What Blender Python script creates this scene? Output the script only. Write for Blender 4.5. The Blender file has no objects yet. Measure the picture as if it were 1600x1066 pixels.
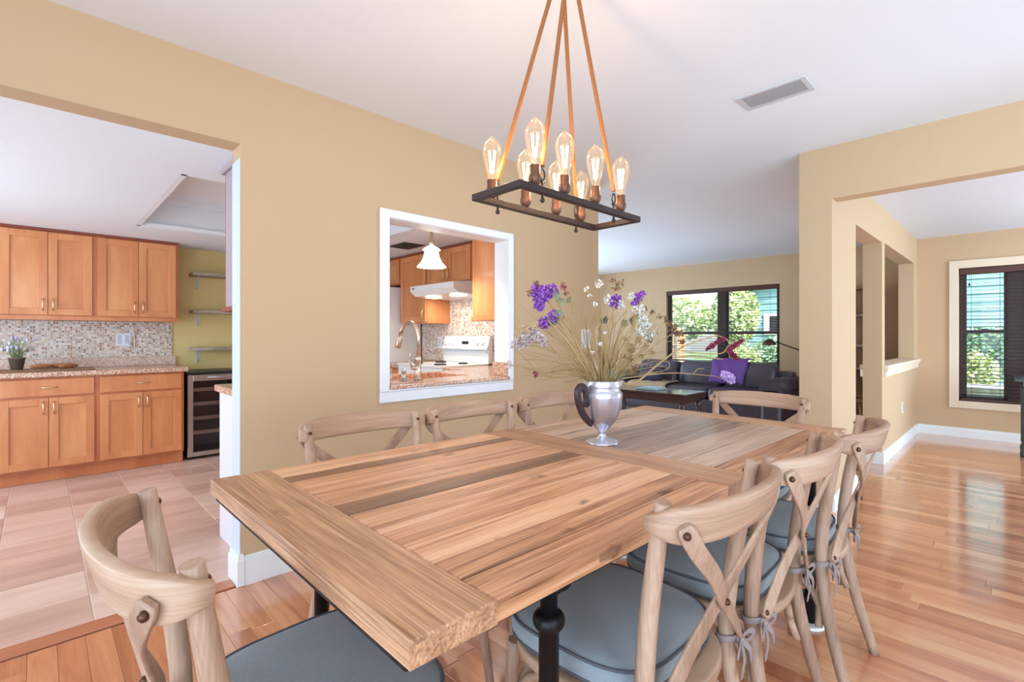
import bpy, bmesh, math, random
from mathutils import Vector, Matrix
random.seed(7)
C = bpy.context.scene.collection
SC = bpy.context.scene
PI = math.pi
R = math.radians

# ---------------------------------------------------------------- camera, world, lights, exposure
cam = bpy.data.cameras.new('camera'); co = bpy.data.objects.new('camera', cam); C.objects.link(co)
cam.sensor_width = 36; cam.lens = 36 * 766.5 / 1600
cam.shift_y = -7 / 1600
cam.clip_start = 0.02
co.location = (0, 0, 1.2); co.rotation_euler = (R(90), 0, R(46 - 90))
SC.camera = co
SC.view_settings.view_transform = 'Standard'; SC.view_settings.look = 'None'
SC.view_settings.gamma = 1; SC.view_settings.use_curve_mapping = False
SC.view_settings.exposure = 0.37

w = bpy.data.worlds.new('sky'); SC.world = w; w.use_nodes = True
nt = w.node_tree; nt.nodes.clear()
st = nt.nodes.new('ShaderNodeTexSky'); st.sky_type = 'NISHITA'; st.sun_disc = False
st.sun_elevation = R(48); st.sun_rotation = R(200); st.air_density = 1.0; st.dust_density = 2.5
bg = nt.nodes.new('ShaderNodeBackground'); bg.inputs['Strength'].default_value = 0.72
wo = nt.nodes.new('ShaderNodeOutputWorld')
nt.links.new(st.outputs[0], bg.inputs[0]); nt.links.new(bg.outputs[0], wo.inputs[0])

def sunlamp():
    l = bpy.data.lights.new('sun', 'SUN'); l.energy = 3.6; l.angle = R(1.2); l.color = (1.0, .95, .87)
    o = bpy.data.objects.new('sun', l); C.objects.link(o)
    o.rotation_euler = Vector((0.55, 0.75, -0.85)).to_track_quat('-Z', 'Y').to_euler()
sunlamp()
def area(name, loc, aim, sx, sy, power, col=(1, 1, 1), spread=180):
    l = bpy.data.lights.new(name, 'AREA'); l.shape = 'RECTANGLE'; l.size = sx; l.size_y = sy
    l.energy = power; l.color = col; l.spread = R(spread)
    o = bpy.data.objects.new(name, l); C.objects.link(o); o.location = loc
    o.rotation_euler = Vector(aim).to_track_quat('-Z', 'Y').to_euler()
    return o
# area lights standing in for daylight
DAY = (.55, .765, 1.0)
area('daylight_fill_rear', (-2.9, -.3, 1.25), (1, 0, 0), 2.1, 3.6, 150, DAY)  # added fill from behind the camera; the rear wall is closed
area('daylight_fill_side', (.2, -2.6, 1.4), (1, .55, 0), 2.6, 1.9, 75, DAY, 150)  # added fill, turned toward the wall with the side room opening
area('daylight_side_room', (6.0, -2.9, 1.3), (-.1, 1, 0), 3.0, 1.7, 190, DAY)
area('daylight_kitchen', (-2.5, 4.4, 1.35), (1, -.12, -.25), 1.3, 2.4, 135, (.62, .80, 1.0))
area('daylight_living', (6.0, 6.3, 1.3), (0, -1, 0), 3.4, 1.6, 62, DAY)
# added fill lights aimed up at the ceilings, out of view, for flat brightness
FILL = (.47, .73, 1.0)
area('ceiling_fill_dining', (-1.6, -1.6, .5), (.35, .35, 1), 2.4, 2.4, 70, FILL)
area('ceiling_fill_dining', (2.7, -1.4, .5), (.5, 1.1, 1), 1.8, 1.8, 20, FILL, 140)
area('ceiling_fill_kitchen', (-1.6, 4.2, .6), (.4, 0, 1), 1.4, 1.4, 22, FILL)
area('ceiling_fill_living', (5.4, 5.3, .4), (.1, -.3, 1), 1.6, 1.6, 42, FILL)

# ---------------------------------------------------------------- materials
def newmat(name):
    m = bpy.data.materials.new(name); m.use_nodes = True
    return m, m.node_tree.nodes, m.node_tree.links, m.node_tree.nodes['Principled BSDF']
def rgb(r, g, b):
    f = lambda c: ((c / 255) / 12.92 if c / 255 <= .04045 else ((c / 255 + .055) / 1.055) ** 2.4)
    return (f(r), f(g), f(b), 1)
def plain(name, col, rough=.5, metal=0, bump=0, bscale=80, coat=0, spec=.5, var=0, sheen=0):
    m, n, l, p = newmat(name)
    p.inputs['Base Color'].default_value = col; p.inputs['Roughness'].default_value = rough
    p.inputs['Metallic'].default_value = metal; p.inputs['Coat Weight'].default_value = coat
    p.inputs['Specular IOR Level'].default_value = spec
    if sheen: p.inputs['Sheen Weight'].default_value = sheen
    if bump or var:
        tc = n.new('ShaderNodeTexCoord'); no = n.new('ShaderNodeTexNoise'); no.inputs['Scale'].default_value = bscale
        no.inputs['Detail'].default_value = 4
        l.new(tc.outputs['Object'], no.inputs['Vector'])
        if bump:
            b = n.new('ShaderNodeBump'); b.inputs['Strength'].default_value = bump; b.inputs['Distance'].default_value = .004
            l.new(no.outputs['Fac'], b.inputs['Height']); l.new(b.outputs[0], p.inputs['Normal'])
        if var:
            mx = n.new('ShaderNodeMix'); mx.data_type = 'RGBA'; mx.blend_type = 'MULTIPLY'
            cr = n.new('ShaderNodeValToRGB'); cr.color_ramp.elements[0].position = .3; cr.color_ramp.elements[1].position = .7
            v = 1 - var; cr.color_ramp.elements[0].color = (v, v, v, 1)
            l.new(no.outputs['Fac'], cr.inputs[0]); mx.inputs['Factor'].default_value = 1
            mx.inputs['A'].default_value = col; l.new(cr.outputs[0], mx.inputs['B']); l.new(mx.outputs['Result'], p.inputs['Base Color'])
    return m
def emis(name, col, s):
    m, n, l, p = newmat(name)
    p.inputs['Base Color'].default_value = col
    p.inputs['Emission Color'].default_value = col; p.inputs['Emission Strength'].default_value = s
    return m
def wood(name, cols, axis='X', scale=6, stretch=14, rough=.5, bump=.15, coat=0, rand=.0, grain=.5, world=False, fine=60, knots=0, spec=.5, cracks=0):
    """streaked wood: cols = dark..light ramp; the grain runs along AXIS"""
    m, n, l, p = newmat(name)
    if world: src = n.new('ShaderNodeNewGeometry').outputs['Position']
    else: src = n.new('ShaderNodeTexCoord').outputs['Object']
    oi = n.new('ShaderNodeObjectInfo')
    add = n.new('ShaderNodeVectorMath'); add.operation = 'MULTIPLY_ADD'
    comb = n.new('ShaderNodeCombineXYZ')
    for k in range(3): l.new(oi.outputs['Random'], comb.inputs[k])
    add.inputs[1].default_value = (37, 53, 71)
    l.new(comb.outputs[0], add.inputs[0]); l.new(src, add.inputs[2])
    mp = n.new('ShaderNodeMapping'); s = [scale / 3. if a in axis else scale * stretch / 3. for a in 'XYZ']
    mp.inputs['Scale'].default_value = s; l.new(add.outputs[0], mp.inputs['Vector'])
    n1 = n.new('ShaderNodeTexNoise'); n1.inputs['Scale'].default_value = 1; n1.inputs['Detail'].default_value = 6
    n1.inputs['Distortion'].default_value = .6; n1.inputs['Roughness'].default_value = .6
    l.new(mp.outputs[0], n1.inputs['Vector'])
    mp2 = n.new('ShaderNodeMapping'); s = [fine / 8 if a in axis else fine * 6 for a in 'XYZ']
    mp2.inputs['Scale'].default_value = s; l.new(add.outputs[0], mp2.inputs['Vector'])
    n2 = n.new('ShaderNodeTexNoise'); n2.inputs['Scale'].default_value = 1; n2.inputs['Detail'].default_value = 3
    l.new(mp2.outputs[0], n2.inputs['Vector'])
    mixf = n.new('ShaderNodeMix'); mixf.inputs['Factor'].default_value = grain * .5
    l.new(n1.outputs['Fac'], mixf.inputs['A']); l.new(n2.outputs['Fac'], mixf.inputs['B'])
    last = mixf.outputs['Result']
    if rand:
        ma = n.new('ShaderNodeMath'); ma.operation = 'MULTIPLY_ADD'; ma.inputs[1].default_value = rand; ma.inputs[2].default_value = -rand / 2
        l.new(oi.outputs['Random'], ma.inputs[0])
        mb = n.new('ShaderNodeMath'); mb.operation = 'ADD'; l.new(last, mb.inputs[0]); l.new(ma.outputs[0], mb.inputs[1]); last = mb.outputs[0]
    cr = n.new('ShaderNodeValToRGB'); e = cr.color_ramp
    while len(e.elements) < len(cols): e.elements.new(.5)
    for k, c in enumerate(cols):
        e.elements[k].position = .28 + .44 * k / (len(cols) - 1); e.elements[k].color = rgb(*c)
    l.new(last, cr.inputs[0]); col = cr.outputs[0]
    hgt = n2.outputs['Fac']
    if knots:
        vo = n.new('ShaderNodeTexVoronoi'); vo.feature = 'F1'; vo.inputs['Scale'].default_value = knots
        mk = n.new('ShaderNodeMapping'); s = [1.6] * 3; s['XYZ'.index(axis)] = .8
        mk.inputs['Scale'].default_value = s; l.new(add.outputs[0], mk.inputs['Vector'])
        wn = n.new('ShaderNodeTexNoise'); wn.inputs['Scale'].default_value = 30; l.new(add.outputs[0], wn.inputs['Vector'])
        mv = n.new('ShaderNodeVectorMath'); mv.operation = 'MULTIPLY_ADD'; mv.inputs[1].default_value = (.05, .05, .05)
        l.new(wn.outputs['Color'], mv.inputs[0]); l.new(mk.outputs[0], mv.inputs[2]); l.new(mv.outputs[0], vo.inputs['Vector'])
        kr = n.new('ShaderNodeValToRGB'); kr.color_ramp.elements[0].position = .06; kr.color_ramp.elements[1].position = .15
        kr.color_ramp.elements[0].color = (.22, .13, .08, 1); kr.color_ramp.elements[1].color = (1, 1, 1, 1)
        l.new(vo.outputs['Distance'], kr.inputs[0])
        mx = n.new('ShaderNodeMix'); mx.data_type = 'RGBA'; mx.blend_type = 'MULTIPLY'; mx.inputs['Factor'].default_value = .85
        l.new(col, mx.inputs['A']); l.new(kr.outputs[0], mx.inputs['B']); col = mx.outputs['Result']
    if cracks:
        mc = n.new('ShaderNodeMapping'); mc.inputs['Scale'].default_value = [2.2 if a in axis else 75 for a in 'XYZ']
        l.new(add.outputs[0], mc.inputs['Vector']); cn = n.new('ShaderNodeTexNoise'); cn.inputs['Scale'].default_value = 1; cn.inputs['Detail'].default_value = 2
        l.new(mc.outputs[0], cn.inputs['Vector']); ck = n.new('ShaderNodeValToRGB')
        ck.color_ramp.elements[0].position = .64; ck.color_ramp.elements[1].position = .72
        ck.color_ramp.elements[0].color = (1, 1, 1, 1); ck.color_ramp.elements[1].color = (.30, .20, .15, 1)
        l.new(cn.outputs['Fac'], ck.inputs[0])
        mx = n.new('ShaderNodeMix'); mx.data_type = 'RGBA'; mx.blend_type = 'MULTIPLY'; mx.inputs['Factor'].default_value = cracks
        l.new(col, mx.inputs['A']); l.new(ck.outputs[0], mx.inputs['B']); col = mx.outputs['Result']
    l.new(col, p.inputs['Base Color'])
    p.inputs['Roughness'].default_value = rough; p.inputs['Coat Weight'].default_value = coat
    p.inputs['Coat Roughness'].default_value = .12; p.inputs['Specular IOR Level'].default_value = spec
    if bump:
        b = n.new('ShaderNodeBump'); b.inputs['Strength'].default_value = bump; b.inputs['Distance'].default_value = .003
        l.new(hgt, b.inputs['Height']); l.new(b.outputs[0], p.inputs['Normal'])
    return m
def stone(name, cols, scale, rough):
    m, n, l, p = newmat(name)
    tc = n.new('ShaderNodeNewGeometry'); vo = n.new('ShaderNodeTexVoronoi'); vo.inputs['Scale'].default_value = scale
    l.new(tc.outputs['Position'], vo.inputs['Vector'])
    cr = n.new('ShaderNodeValToRGB'); e = cr.color_ramp; e.interpolation = 'CONSTANT'
    while len(e.elements) < len(cols): e.elements.new(.5)
    for k, c in enumerate(cols): e.elements[k].position = k / len(cols); e.elements[k].color = rgb(*c)
    sep = n.new('ShaderNodeSeparateColor'); l.new(vo.outputs['Color'], sep.inputs[0]); l.new(sep.outputs[0], cr.inputs[0])
    l.new(cr.outputs[0], p.inputs['Base Color']); p.inputs['Roughness'].default_value = rough
    return m
def mosaic(name, ua, cols, grout, size):
    """tiny square tiles, too small to build: UA is the horizontal axis of the wall (0 = x, 1 = y)"""
    m, n, l, p = newmat(name)
    g = n.new('ShaderNodeNewGeometry'); sp = n.new('ShaderNodeSeparateXYZ'); l.new(g.outputs['Position'], sp.inputs[0])
    def cell(o):
        a = n.new('ShaderNodeMath'); a.operation = 'DIVIDE'; a.inputs[1].default_value = size; l.new(o, a.inputs[0])
        f = n.new('ShaderNodeMath'); f.operation = 'FLOOR'; l.new(a.outputs[0], f.inputs[0])
        r = n.new('ShaderNodeMath'); r.operation = 'FRACT'; l.new(a.outputs[0], r.inputs[0])
        lo = n.new('ShaderNodeMath'); lo.operation = 'GREATER_THAN'; lo.inputs[1].default_value = .16; l.new(r.outputs[0], lo.inputs[0])
        return f.outputs[0], lo.outputs[0]
    fu, mu = cell(sp.outputs[ua]); fz, mz = cell(sp.outputs[2])
    cb = n.new('ShaderNodeCombineXYZ'); l.new(fu, cb.inputs[0]); l.new(fz, cb.inputs[1])
    wn = n.new('ShaderNodeTexWhiteNoise'); wn.noise_dimensions = '2D'; l.new(cb.outputs[0], wn.inputs['Vector'])
    cr = n.new('ShaderNodeValToRGB'); e = cr.color_ramp; e.interpolation = 'CONSTANT'
    while len(e.elements) < len(cols): e.elements.new(.5)
    for k, c in enumerate(cols): e.elements[k].position = k / len(cols); e.elements[k].color = rgb(*c)
    l.new(wn.outputs['Value'], cr.inputs[0])
    mm = n.new('ShaderNodeMath'); mm.operation = 'MULTIPLY'; l.new(mu, mm.inputs[0]); l.new(mz, mm.inputs[1])
    mx = n.new('ShaderNodeMix'); mx.data_type = 'RGBA'; l.new(mm.outputs[0], mx.inputs['Factor'])
    mx.inputs['A'].default_value = rgb(*grout); l.new(cr.outputs[0], mx.inputs['B']); l.new(mx.outputs['Result'], p.inputs['Base Color'])
    b = n.new('ShaderNodeBump'); b.inputs['Strength'].default_value = .4; b.inputs['Distance'].default_value = .002
    l.new(mm.outputs[0], b.inputs['Height']); l.new(b.outputs[0], p.inputs['Normal'])
    p.inputs['Roughness'].default_value = .25
    return m
def glassmat(name, tint=(1, 1, 1, 1), refl=.5, rough=0.0):
    m, n, l, p = newmat(name); n.remove(p)
    tr = n.new('ShaderNodeBsdfTransparent'); tr.inputs[0].default_value = tint
    gl = n.new('ShaderNodeBsdfGlossy'); gl.inputs['Roughness'].default_value = rough
    fr = n.new('ShaderNodeFresnel'); fr.inputs[0].default_value = 1.45
    mu = n.new('ShaderNodeMath'); mu.operation = 'MULTIPLY'; mu.inputs[1].default_value = refl; l.new(fr.outputs[0], mu.inputs[0])
    mx = n.new('ShaderNodeMixShader'); l.new(mu.outputs[0], mx.inputs[0]); l.new(tr.outputs[0], mx.inputs[1]); l.new(gl.outputs[0], mx.inputs[2])
    l.new(mx.outputs[0], n['Material Output'].inputs[0])
    return m
def leafmat(name, a, b, rough=.6):
    m, n, l, p = newmat(name)
    g = n.new('ShaderNodeNewGeometry'); cr = n.new('ShaderNodeValToRGB')
    cr.color_ramp.elements[0].color = rgb(*a); cr.color_ramp.elements[1].color = rgb(*b)
    l.new(g.outputs['Random Per Island'], cr.inputs[0]); l.new(cr.outputs[0], p.inputs['Base Color']); p.inputs['Roughness'].default_value = rough
    return m

M = {}
M['wall'] = plain('wall_paint', rgb(200, 169, 131), .75, bump=.05, bscale=220)
M['wall_far'] = plain('wall_paint_far', rgb(204, 172, 134), .75, bump=.05, bscale=220)
M['olive'] = plain('olive_paint', rgb(224, 200, 134), .75, bump=.05, bscale=220)
M['cream'] = plain('cream_trim', rgb(232, 212, 184), .6)
M['ceil'] = plain('ceiling_paint', rgb(236, 237, 238), .85, bump=.05, bscale=150)
M['ceil_tex'] = plain('textured_ceiling', rgb(226, 228, 232), .85, bump=.6, bscale=60)
M['white'] = plain('white_trim', rgb(238, 238, 238), .4)
M['base'] = plain('white_baseboard', rgb(236, 236, 232), .4)
M['plank'] = wood('floor_wood', [(172, 102, 66), (198, 124, 82), (214, 142, 98), (228, 166, 118)], 'Y', scale=4, stretch=10, rough=.24, bump=.03, coat=1.0, rand=.36, grain=.4, world=True, fine=50)
M['plank'].node_tree.nodes['Principled BSDF'].inputs['Coat IOR'].default_value = 1.75
M['sub'] = plain('floor_base', rgb(120, 70, 42), .6)
M['tile'] = wood('floor_tile', [(190, 148, 130), (216, 176, 156), (232, 198, 180)], 'X', scale=3, stretch=5, rough=.3, bump=.05, rand=.3, grain=.5, fine=16, world=True)
M['grout'] = plain('grout', rgb(222, 196, 178), .8)
M['thresh'] = wood('threshold_wood', [(170, 98, 66), (205, 132, 92)], 'X', rough=.3, coat=.3)
M['table'] = wood('table_wood', [(112, 70, 44), (170, 116, 78), (210, 152, 110), (230, 178, 136), (240, 202, 164)], 'X', scale=5, stretch=16, rough=.4, bump=1.0, rand=.14, grain=.7, fine=30, knots=4.5, spec=.6, cracks=.85)
M['tableD'] = wood('table_wood_dark', [(92, 62, 44), (124, 86, 60), (152, 108, 78), (180, 136, 102)], 'X', scale=5, stretch=16, rough=.42, bump=1.0, grain=.7, fine=30, knots=5, spec=.6, cracks=.9)
M['tableG'] = wood('table_wood_worn', [(96, 74, 62), (158, 124, 104), (196, 160, 136), (220, 190, 168)], 'X', scale=6, stretch=20, rough=.3, bump=1.0, rand=.3, grain=.8, fine=30, knots=5, spec=.7, cracks=1.0)
M['tableY'] = wood('table_wood_cross', [(116, 78, 52), (168, 120, 86), (204, 152, 112), (230, 184, 144)], 'Y', scale=5, stretch=16, rough=.4, bump=1.0, rand=.1, grain=1.15, fine=36, knots=4, spec=.6, cracks=.5)
M['chair'] = wood('chair_wood', [(136, 102, 80), (164, 128, 102), (188, 152, 124), (204, 174, 148)], 'XY', scale=7, stretch=6, rough=.5, bump=.25, rand=.12, grain=.6, fine=40)
M['chairZ'] = wood('chair_wood_leg', [(132, 100, 80), (162, 126, 102), (186, 152, 126), (202, 174, 150)], 'Z', scale=7, stretch=6, rough=.5, bump=.25, rand=.12, grain=.6, fine=40)
M['cane'] = plain('cane', rgb(190, 158, 118), .6, bump=.5, bscale=200)
M['cushion'] = plain('cushion_cloth', rgb(138, 144, 146), .85, bump=.5, bscale=500, sheen=.3, var=.12)
M['piping'] = plain('cushion_piping', rgb(82, 82, 88), .85)
M['tie'] = plain('cushion_tie', rgb(150, 132, 126), .85)
M['iron'] = plain('black_iron', rgb(36, 34, 34), .45, metal=.7)
M['bolt'] = plain('dark_bolt', rgb(92, 62, 46), .4, metal=.8)
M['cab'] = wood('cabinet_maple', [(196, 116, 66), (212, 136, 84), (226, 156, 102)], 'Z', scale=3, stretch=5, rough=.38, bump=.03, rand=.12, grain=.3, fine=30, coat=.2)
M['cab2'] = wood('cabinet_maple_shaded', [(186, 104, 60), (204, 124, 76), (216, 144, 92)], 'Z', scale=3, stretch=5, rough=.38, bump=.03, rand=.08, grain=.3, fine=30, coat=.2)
M['cabdark'] = plain('cabinet_edge', rgb(136, 62, 40), .5)
M['brass'] = plain('brushed_brass', rgb(226, 196, 150), .3, metal=.9)
M['granite'] = stone('granite', [(206, 158, 128), (228, 190, 162), (184, 134, 108), (236, 206, 182), (160, 112, 92)], 160, .2)
M['granite2'] = stone('granite_pale', [(216, 190, 170), (228, 206, 188), (200, 170, 148), (236, 218, 202), (190, 156, 134)], 160, .2)
TC = [(226, 212, 196), (214, 190, 164), (232, 224, 214), (190, 152, 122), (204, 180, 156), (160, 118, 92), (222, 206, 190), (176, 168, 160), (212, 198, 184)]
M['mosx'] = mosaic('mosaic_back', 0, TC, (226, 214, 200), .019)
M['mosy'] = mosaic('mosaic_side', 1, TC, (222, 212, 204), .019)
M['steel'] = plain('stainless', rgb(190, 188, 184), .3, metal=.9)
M['nickel'] = plain('brushed_nickel', rgb(206, 184, 160), .28, metal=.9)
M['dark'] = plain('dark_interior', rgb(40, 36, 38), .4)
M['cooler'] = plain('cooler_inside', rgb(128, 124, 128), .5)
M['appl'] = plain('white_enamel', rgb(240, 240, 238), .22)
M['greypl'] = plain('pale_plastic', rgb(196, 204, 214), .35)
M['glass'] = glassmat('pane_glass', (.97, .99, .99, 1), .6)
M['glassd'] = glassmat('cooler_glass', (.86, .86, .88, 1), .8)
M['bulb'] = glassmat('amber_bulb_glass', (1.0, .93, .84, 1), .35)
_n = M['bulb'].node_tree; _e = _n.nodes.new('ShaderNodeEmission'); _e.inputs[0].default_value = (1.0, .72, .42, 1); _e.inputs[1].default_value = .09
_a = _n.nodes.new('ShaderNodeAddShader'); _o = _n.nodes['Material Output']; _s = _o.inputs[0].links[0].from_socket
_n.links.new(_s, _a.inputs[0]); _n.links.new(_e.outputs[0], _a.inputs[1]); _n.links.new(_a.outputs[0], _o.inputs[0])
M['fil'] = emis('filament', (1.0, .66, .34, 1), 26)
M['bronze'] = plain('bronze_socket', rgb(110, 74, 56), .4, metal=.6)
M['frame_metal'] = plain('dark_bronze_frame', rgb(62, 48, 44), .5, metal=.5)
M['rope'] = plain('jute_rope', rgb(168, 104, 56), .9, bump=1.0, bscale=300)
M['blind'] = wood('blind_wood', [(58, 28, 16), (92, 46, 28)], 'Y', rough=.4, bump=.02)
M['winframe'] = plain('bronze_window_frame', rgb(72, 50, 42), .5)
M['leather'] = plain('dark_leather', rgb(78, 68, 78), .3, bump=1.0, bscale=9, var=.25)
M['purple'] = plain('purple_throw', rgb(116, 70, 148), .7, bump=.5, bscale=60, var=.3)
M['lilac'] = plain('lilac_petals', rgb(200, 168, 214), .8)
M['pillow'] = plain('navy_pattern_pillow', rgb(52, 46, 70), .8, var=.4, bscale=50)
M['throw'] = plain('striped_throw', rgb(176, 146, 112), .9)
M['bluecloth'] = plain('blue_cloth', rgb(84, 108, 130), .9)
M['darkwood'] = plain('dark_walnut', rgb(72, 48, 46), .25, coat=.4, var=.2, bscale=12)
M['paleblue'] = plain('pale_cloth', rgb(176, 200, 206), .8)
M['pewter'] = plain('pewter', rgb(206, 206, 216), .3, metal=.85, bump=.15, bscale=30)
M['handle'] = plain('dark_handle', rgb(58, 40, 44), .35)
M['shade'] = emis('lit_glass_shade', (1.0, .95, .88, 1), 2.2)
M['hoodlight'] = emis('hood_lamp', (1.0, .95, .85, 1), 4)
M['shelfwood'] = wood('weathered_shelf', [(110, 96, 84), (168, 150, 128), (206, 196, 180)], 'X', rough=.7)
M['bookwood'] = wood('bookcase_wood', [(128, 94, 64), (164, 126, 88)], 'Z', rough=.6)
M['ventm'] = plain('vent_metal', rgb(206, 206, 206), .45); M['ventl'] = plain('vent_louvre', rgb(160, 160, 160), .5)
M['ventd'] = plain('vent_shadow', rgb(60, 60, 60), .6)
M['siding'] = plain('teal_siding', rgb(136, 180, 178), .7, var=.06, bscale=3)
M['trimw'] = plain('house_trim', rgb(236, 240, 240), .6)
M['roofm'] = plain('house_roof', rgb(120, 124, 126), .9, bump=.5, bscale=20)
M['fence'] = wood('fence_wood', [(176, 130, 84), (206, 164, 116)], 'Z', rough=.8, rand=.15)
M['grass'] = plain('lawn', rgb(110, 132, 66), .95, bump=1, bscale=40, var=.4)
M['leafA'] = leafmat('leaf_yellow_green', (150, 172, 104), (222, 230, 172))
M['leafB'] = leafmat('leaf_deep_green', (96, 140, 104), (170, 200, 150))
M['bark'] = plain('bark', rgb(96, 78, 60), .9, bump=1, bscale=30)
M['stemm'] = leafmat('dry_stem', (142, 112, 66), (190, 160, 106))
M['purplefl'] = leafmat('purple_florets', (112, 46, 150), (184, 116, 206))
M['whitefl'] = leafmat('white_florets', (214, 204, 188), (246, 242, 232))
M['mauvefl'] = leafmat('mauve_florets', (176, 150, 150), (222, 206, 196))
M['brownfl'] = leafmat('brown_pods', (96, 66, 44), (170, 128, 84))
M['redfl'] = leafmat('crimson_plume', (108, 24, 50), (170, 64, 86))
M['dryleaf'] = leafmat('dry_leaf', (84, 84, 56), (150, 148, 112))
M['tanfl'] = leafmat('tan_sprays', (170, 138, 88), (212, 184, 136))
M['terracotta'] = plain('clay_pot', rgb(120, 104, 88), .8, var=.3)
M['plantg'] = leafmat('grey_green_leaves', (130, 150, 100), (186, 200, 150))
M['lavender'] = leafmat('pale_lavender_heads', (176, 170, 190), (214, 208, 222))
M['cork'] = plain('brown_bread', rgb(170, 108, 66), .8, bump=.6, bscale=60)
M['outletm'] = plain('outlet_plastic', rgb(236, 238, 242), .4)

# ---------------------------------------------------------------- mesh helpers
class MB:
    def __init__(s): s.v = []; s.f = []; s.smooth = []
    def add(s, vs, fs, smooth=False):
        k = len(s.v); s.v += [tuple(v) for v in vs]
        for f in fs: s.f.append(tuple(i + k for i in f)); s.smooth.append(smooth)
        return s
    def box(s, x0, y0, z0, x1, y1, z1, c=0):
        x0, x1 = sorted((x0, x1)); y0, y1 = sorted((y0, y1)); z0, z1 = sorted((z0, z1))
        if c <= 0:
            vs = [(x, y, z) for z in (z0, z1) for (x, y) in ((x0, y0), (x1, y0), (x1, y1), (x0, y1))]
            return s.add(vs, [(3, 2, 1, 0), (4, 5, 6, 7), (0, 1, 5, 4), (1, 2, 6, 5), (2, 3, 7, 6), (3, 0, 4, 7)])
        c = min(c, (x1 - x0) * .45, (y1 - y0) * .45, (z1 - z0) * .45)
        bm = bmesh.new(); bmesh.ops.create_cube(bm, size=1)
        for v in bm.verts: v.co = Vector(((x0 + x1) / 2 + v.co.x * (x1 - x0), (y0 + y1) / 2 + v.co.y * (y1 - y0), (z0 + z1) / 2 + v.co.z * (z1 - z0)))
        bmesh.ops.bevel(bm, geom=bm.edges[:], offset=c, segments=2 if c > .004 else 1, affect='EDGES', profile=.5)
        bm.verts.index_update()
        s.add([v.co[:] for v in bm.verts], [tuple(v.index for v in f.verts) for f in bm.faces], False); bm.free()
        return s
    def sweep(s, path, sec, ups=None, closed=False, cap=True, smooth=True, scales=None):
        """sweep the 2-D section SEC (list of (side, up)) along PATH"""
        P = [Vector(p) for p in path]; n = len(P); m = len(sec); rings = []
        up = None
        for i in range(n):
            a = P[(i - 1) % n] if (closed or i > 0) else P[i]; b = P[(i + 1) % n] if (closed or i < n - 1) else P[i]
            t = (b - a).normalized()
            if ups is not None: u0 = Vector(ups[i]) if isinstance(ups, list) else Vector(ups)
            elif up is None: u0 = Vector((0, 0, 1)) if abs(t.z) < .9 else Vector((0, 1, 0))
            else: u0 = up
            side = t.cross(u0)
            if side.length < 1e-6: side = t.cross(Vector((1, 0, .01)))
            side.normalize(); up = side.cross(t).normalized()
            k = scales[i] if scales else 1
            ku, kv = (k if isinstance(k, tuple) else (k, k))
            rings.append([P[i] + side * (x * ku) + up * (y * kv) for x, y in sec])
        vs = [v for r in rings for v in r]; fs = []
        for i in range(n if closed else n - 1):
            for j in range(m):
                a = i * m + j; b = i * m + (j + 1) % m; c2 = ((i + 1) % n) * m + (j + 1) % m; d = ((i + 1) % n) * m + j
                fs.append((a, b, c2, d))
        s.add(vs, fs, smooth)
        if cap and not closed:
            k = len(s.v) - len(vs)
            s.f.append(tuple(k + j for j in reversed(range(m)))); s.smooth.append(False)
            s.f.append(tuple(k + (n - 1) * m + j for j in range(m))); s.smooth.append(False)
        return s
    def tube(s, path, r, n=8, closed=False, cap=True, ups=None):
        sec = [(math.cos(2 * PI * k / n), math.sin(2 * PI * k / n)) for k in range(n)]
        sc = r if isinstance(r, list) else [r] * len(path)
        return s.sweep(path, sec, ups, closed, cap, True, sc)
    def lathe(s, prof, c=(0, 0, 0), n=20, axis='Z', cap=True, wob=None):
        vs = []; m = len(prof)
        for (r, h) in prof:
            for k in range(n):
                a = 2 * PI * k / n; rr = r * (wob(a, h) if wob else 1)
                p = (rr * math.cos(a), rr * math.sin(a), h)
                if axis == 'X': p = (p[2], p[0], p[1])
                if axis == 'Y': p = (p[1], p[2], p[0])
                vs.append((p[0] + c[0], p[1] + c[1], p[2] + c[2]))
        fs = [(i * n + k, i * n + (k + 1) % n, (i + 1) * n + (k + 1) % n, (i + 1) * n + k) for i in range(m - 1) for k in range(n)]
        if cap: fs += [tuple(reversed(range(n))), tuple((m - 1) * n + k for k in range(n))]
        return s.add(vs, fs, True)
    def ball(s, c, r, n=8, sq=(1, 1, 1)):
        m = max(4, n // 2 + 1)
        pr = [(math.sin(PI * i / m) * r, -math.cos(PI * i / m) * r) for i in range(m + 1)]
        pr[0] = (r * .02, -r); pr[-1] = (r * .02, r)
        k = len(s.v); s.lathe(pr, (0, 0, 0), n)
        for i in range(k, len(s.v)):
            v = s.v[i]; s.v[i] = (v[0] * sq[0] + c[0], v[1] * sq[1] + c[1], v[2] * sq[2] + c[2])
        return s
    def prism(s, poly, z0, z1, axis='Z', c=0):
        n = len(poly)
        def pt(a, b, h): return {'Z': (a, b, h), 'Y': (a, h, b), 'X': (h, a, b)}[axis]
        vs = [pt(a, b, z0) for a, b in poly] + [pt(a, b, z1) for a, b in poly]
        return s.add(vs, [tuple(reversed(range(n))), tuple(range(n, 2 * n))] + [(k, (k + 1) % n, n + (k + 1) % n, n + k) for k in range(n)])
    def mesh(s, name, mat, off=(0, 0, 0)):
        me = bpy.data.meshes.new(name)
        me.from_pydata([(v[0] - off[0], v[1] - off[1], v[2] - off[2]) for v in s.v], [], s.f)
        me.polygons.foreach_set('use_smooth', s.smooth)
        if mat: me.materials.append(mat)
        bm = bmesh.new(); bm.from_mesh(me); bmesh.ops.recalc_face_normals(bm, faces=bm.faces[:]); bm.to_mesh(me); bm.free()
        me.update(); return me

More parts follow.
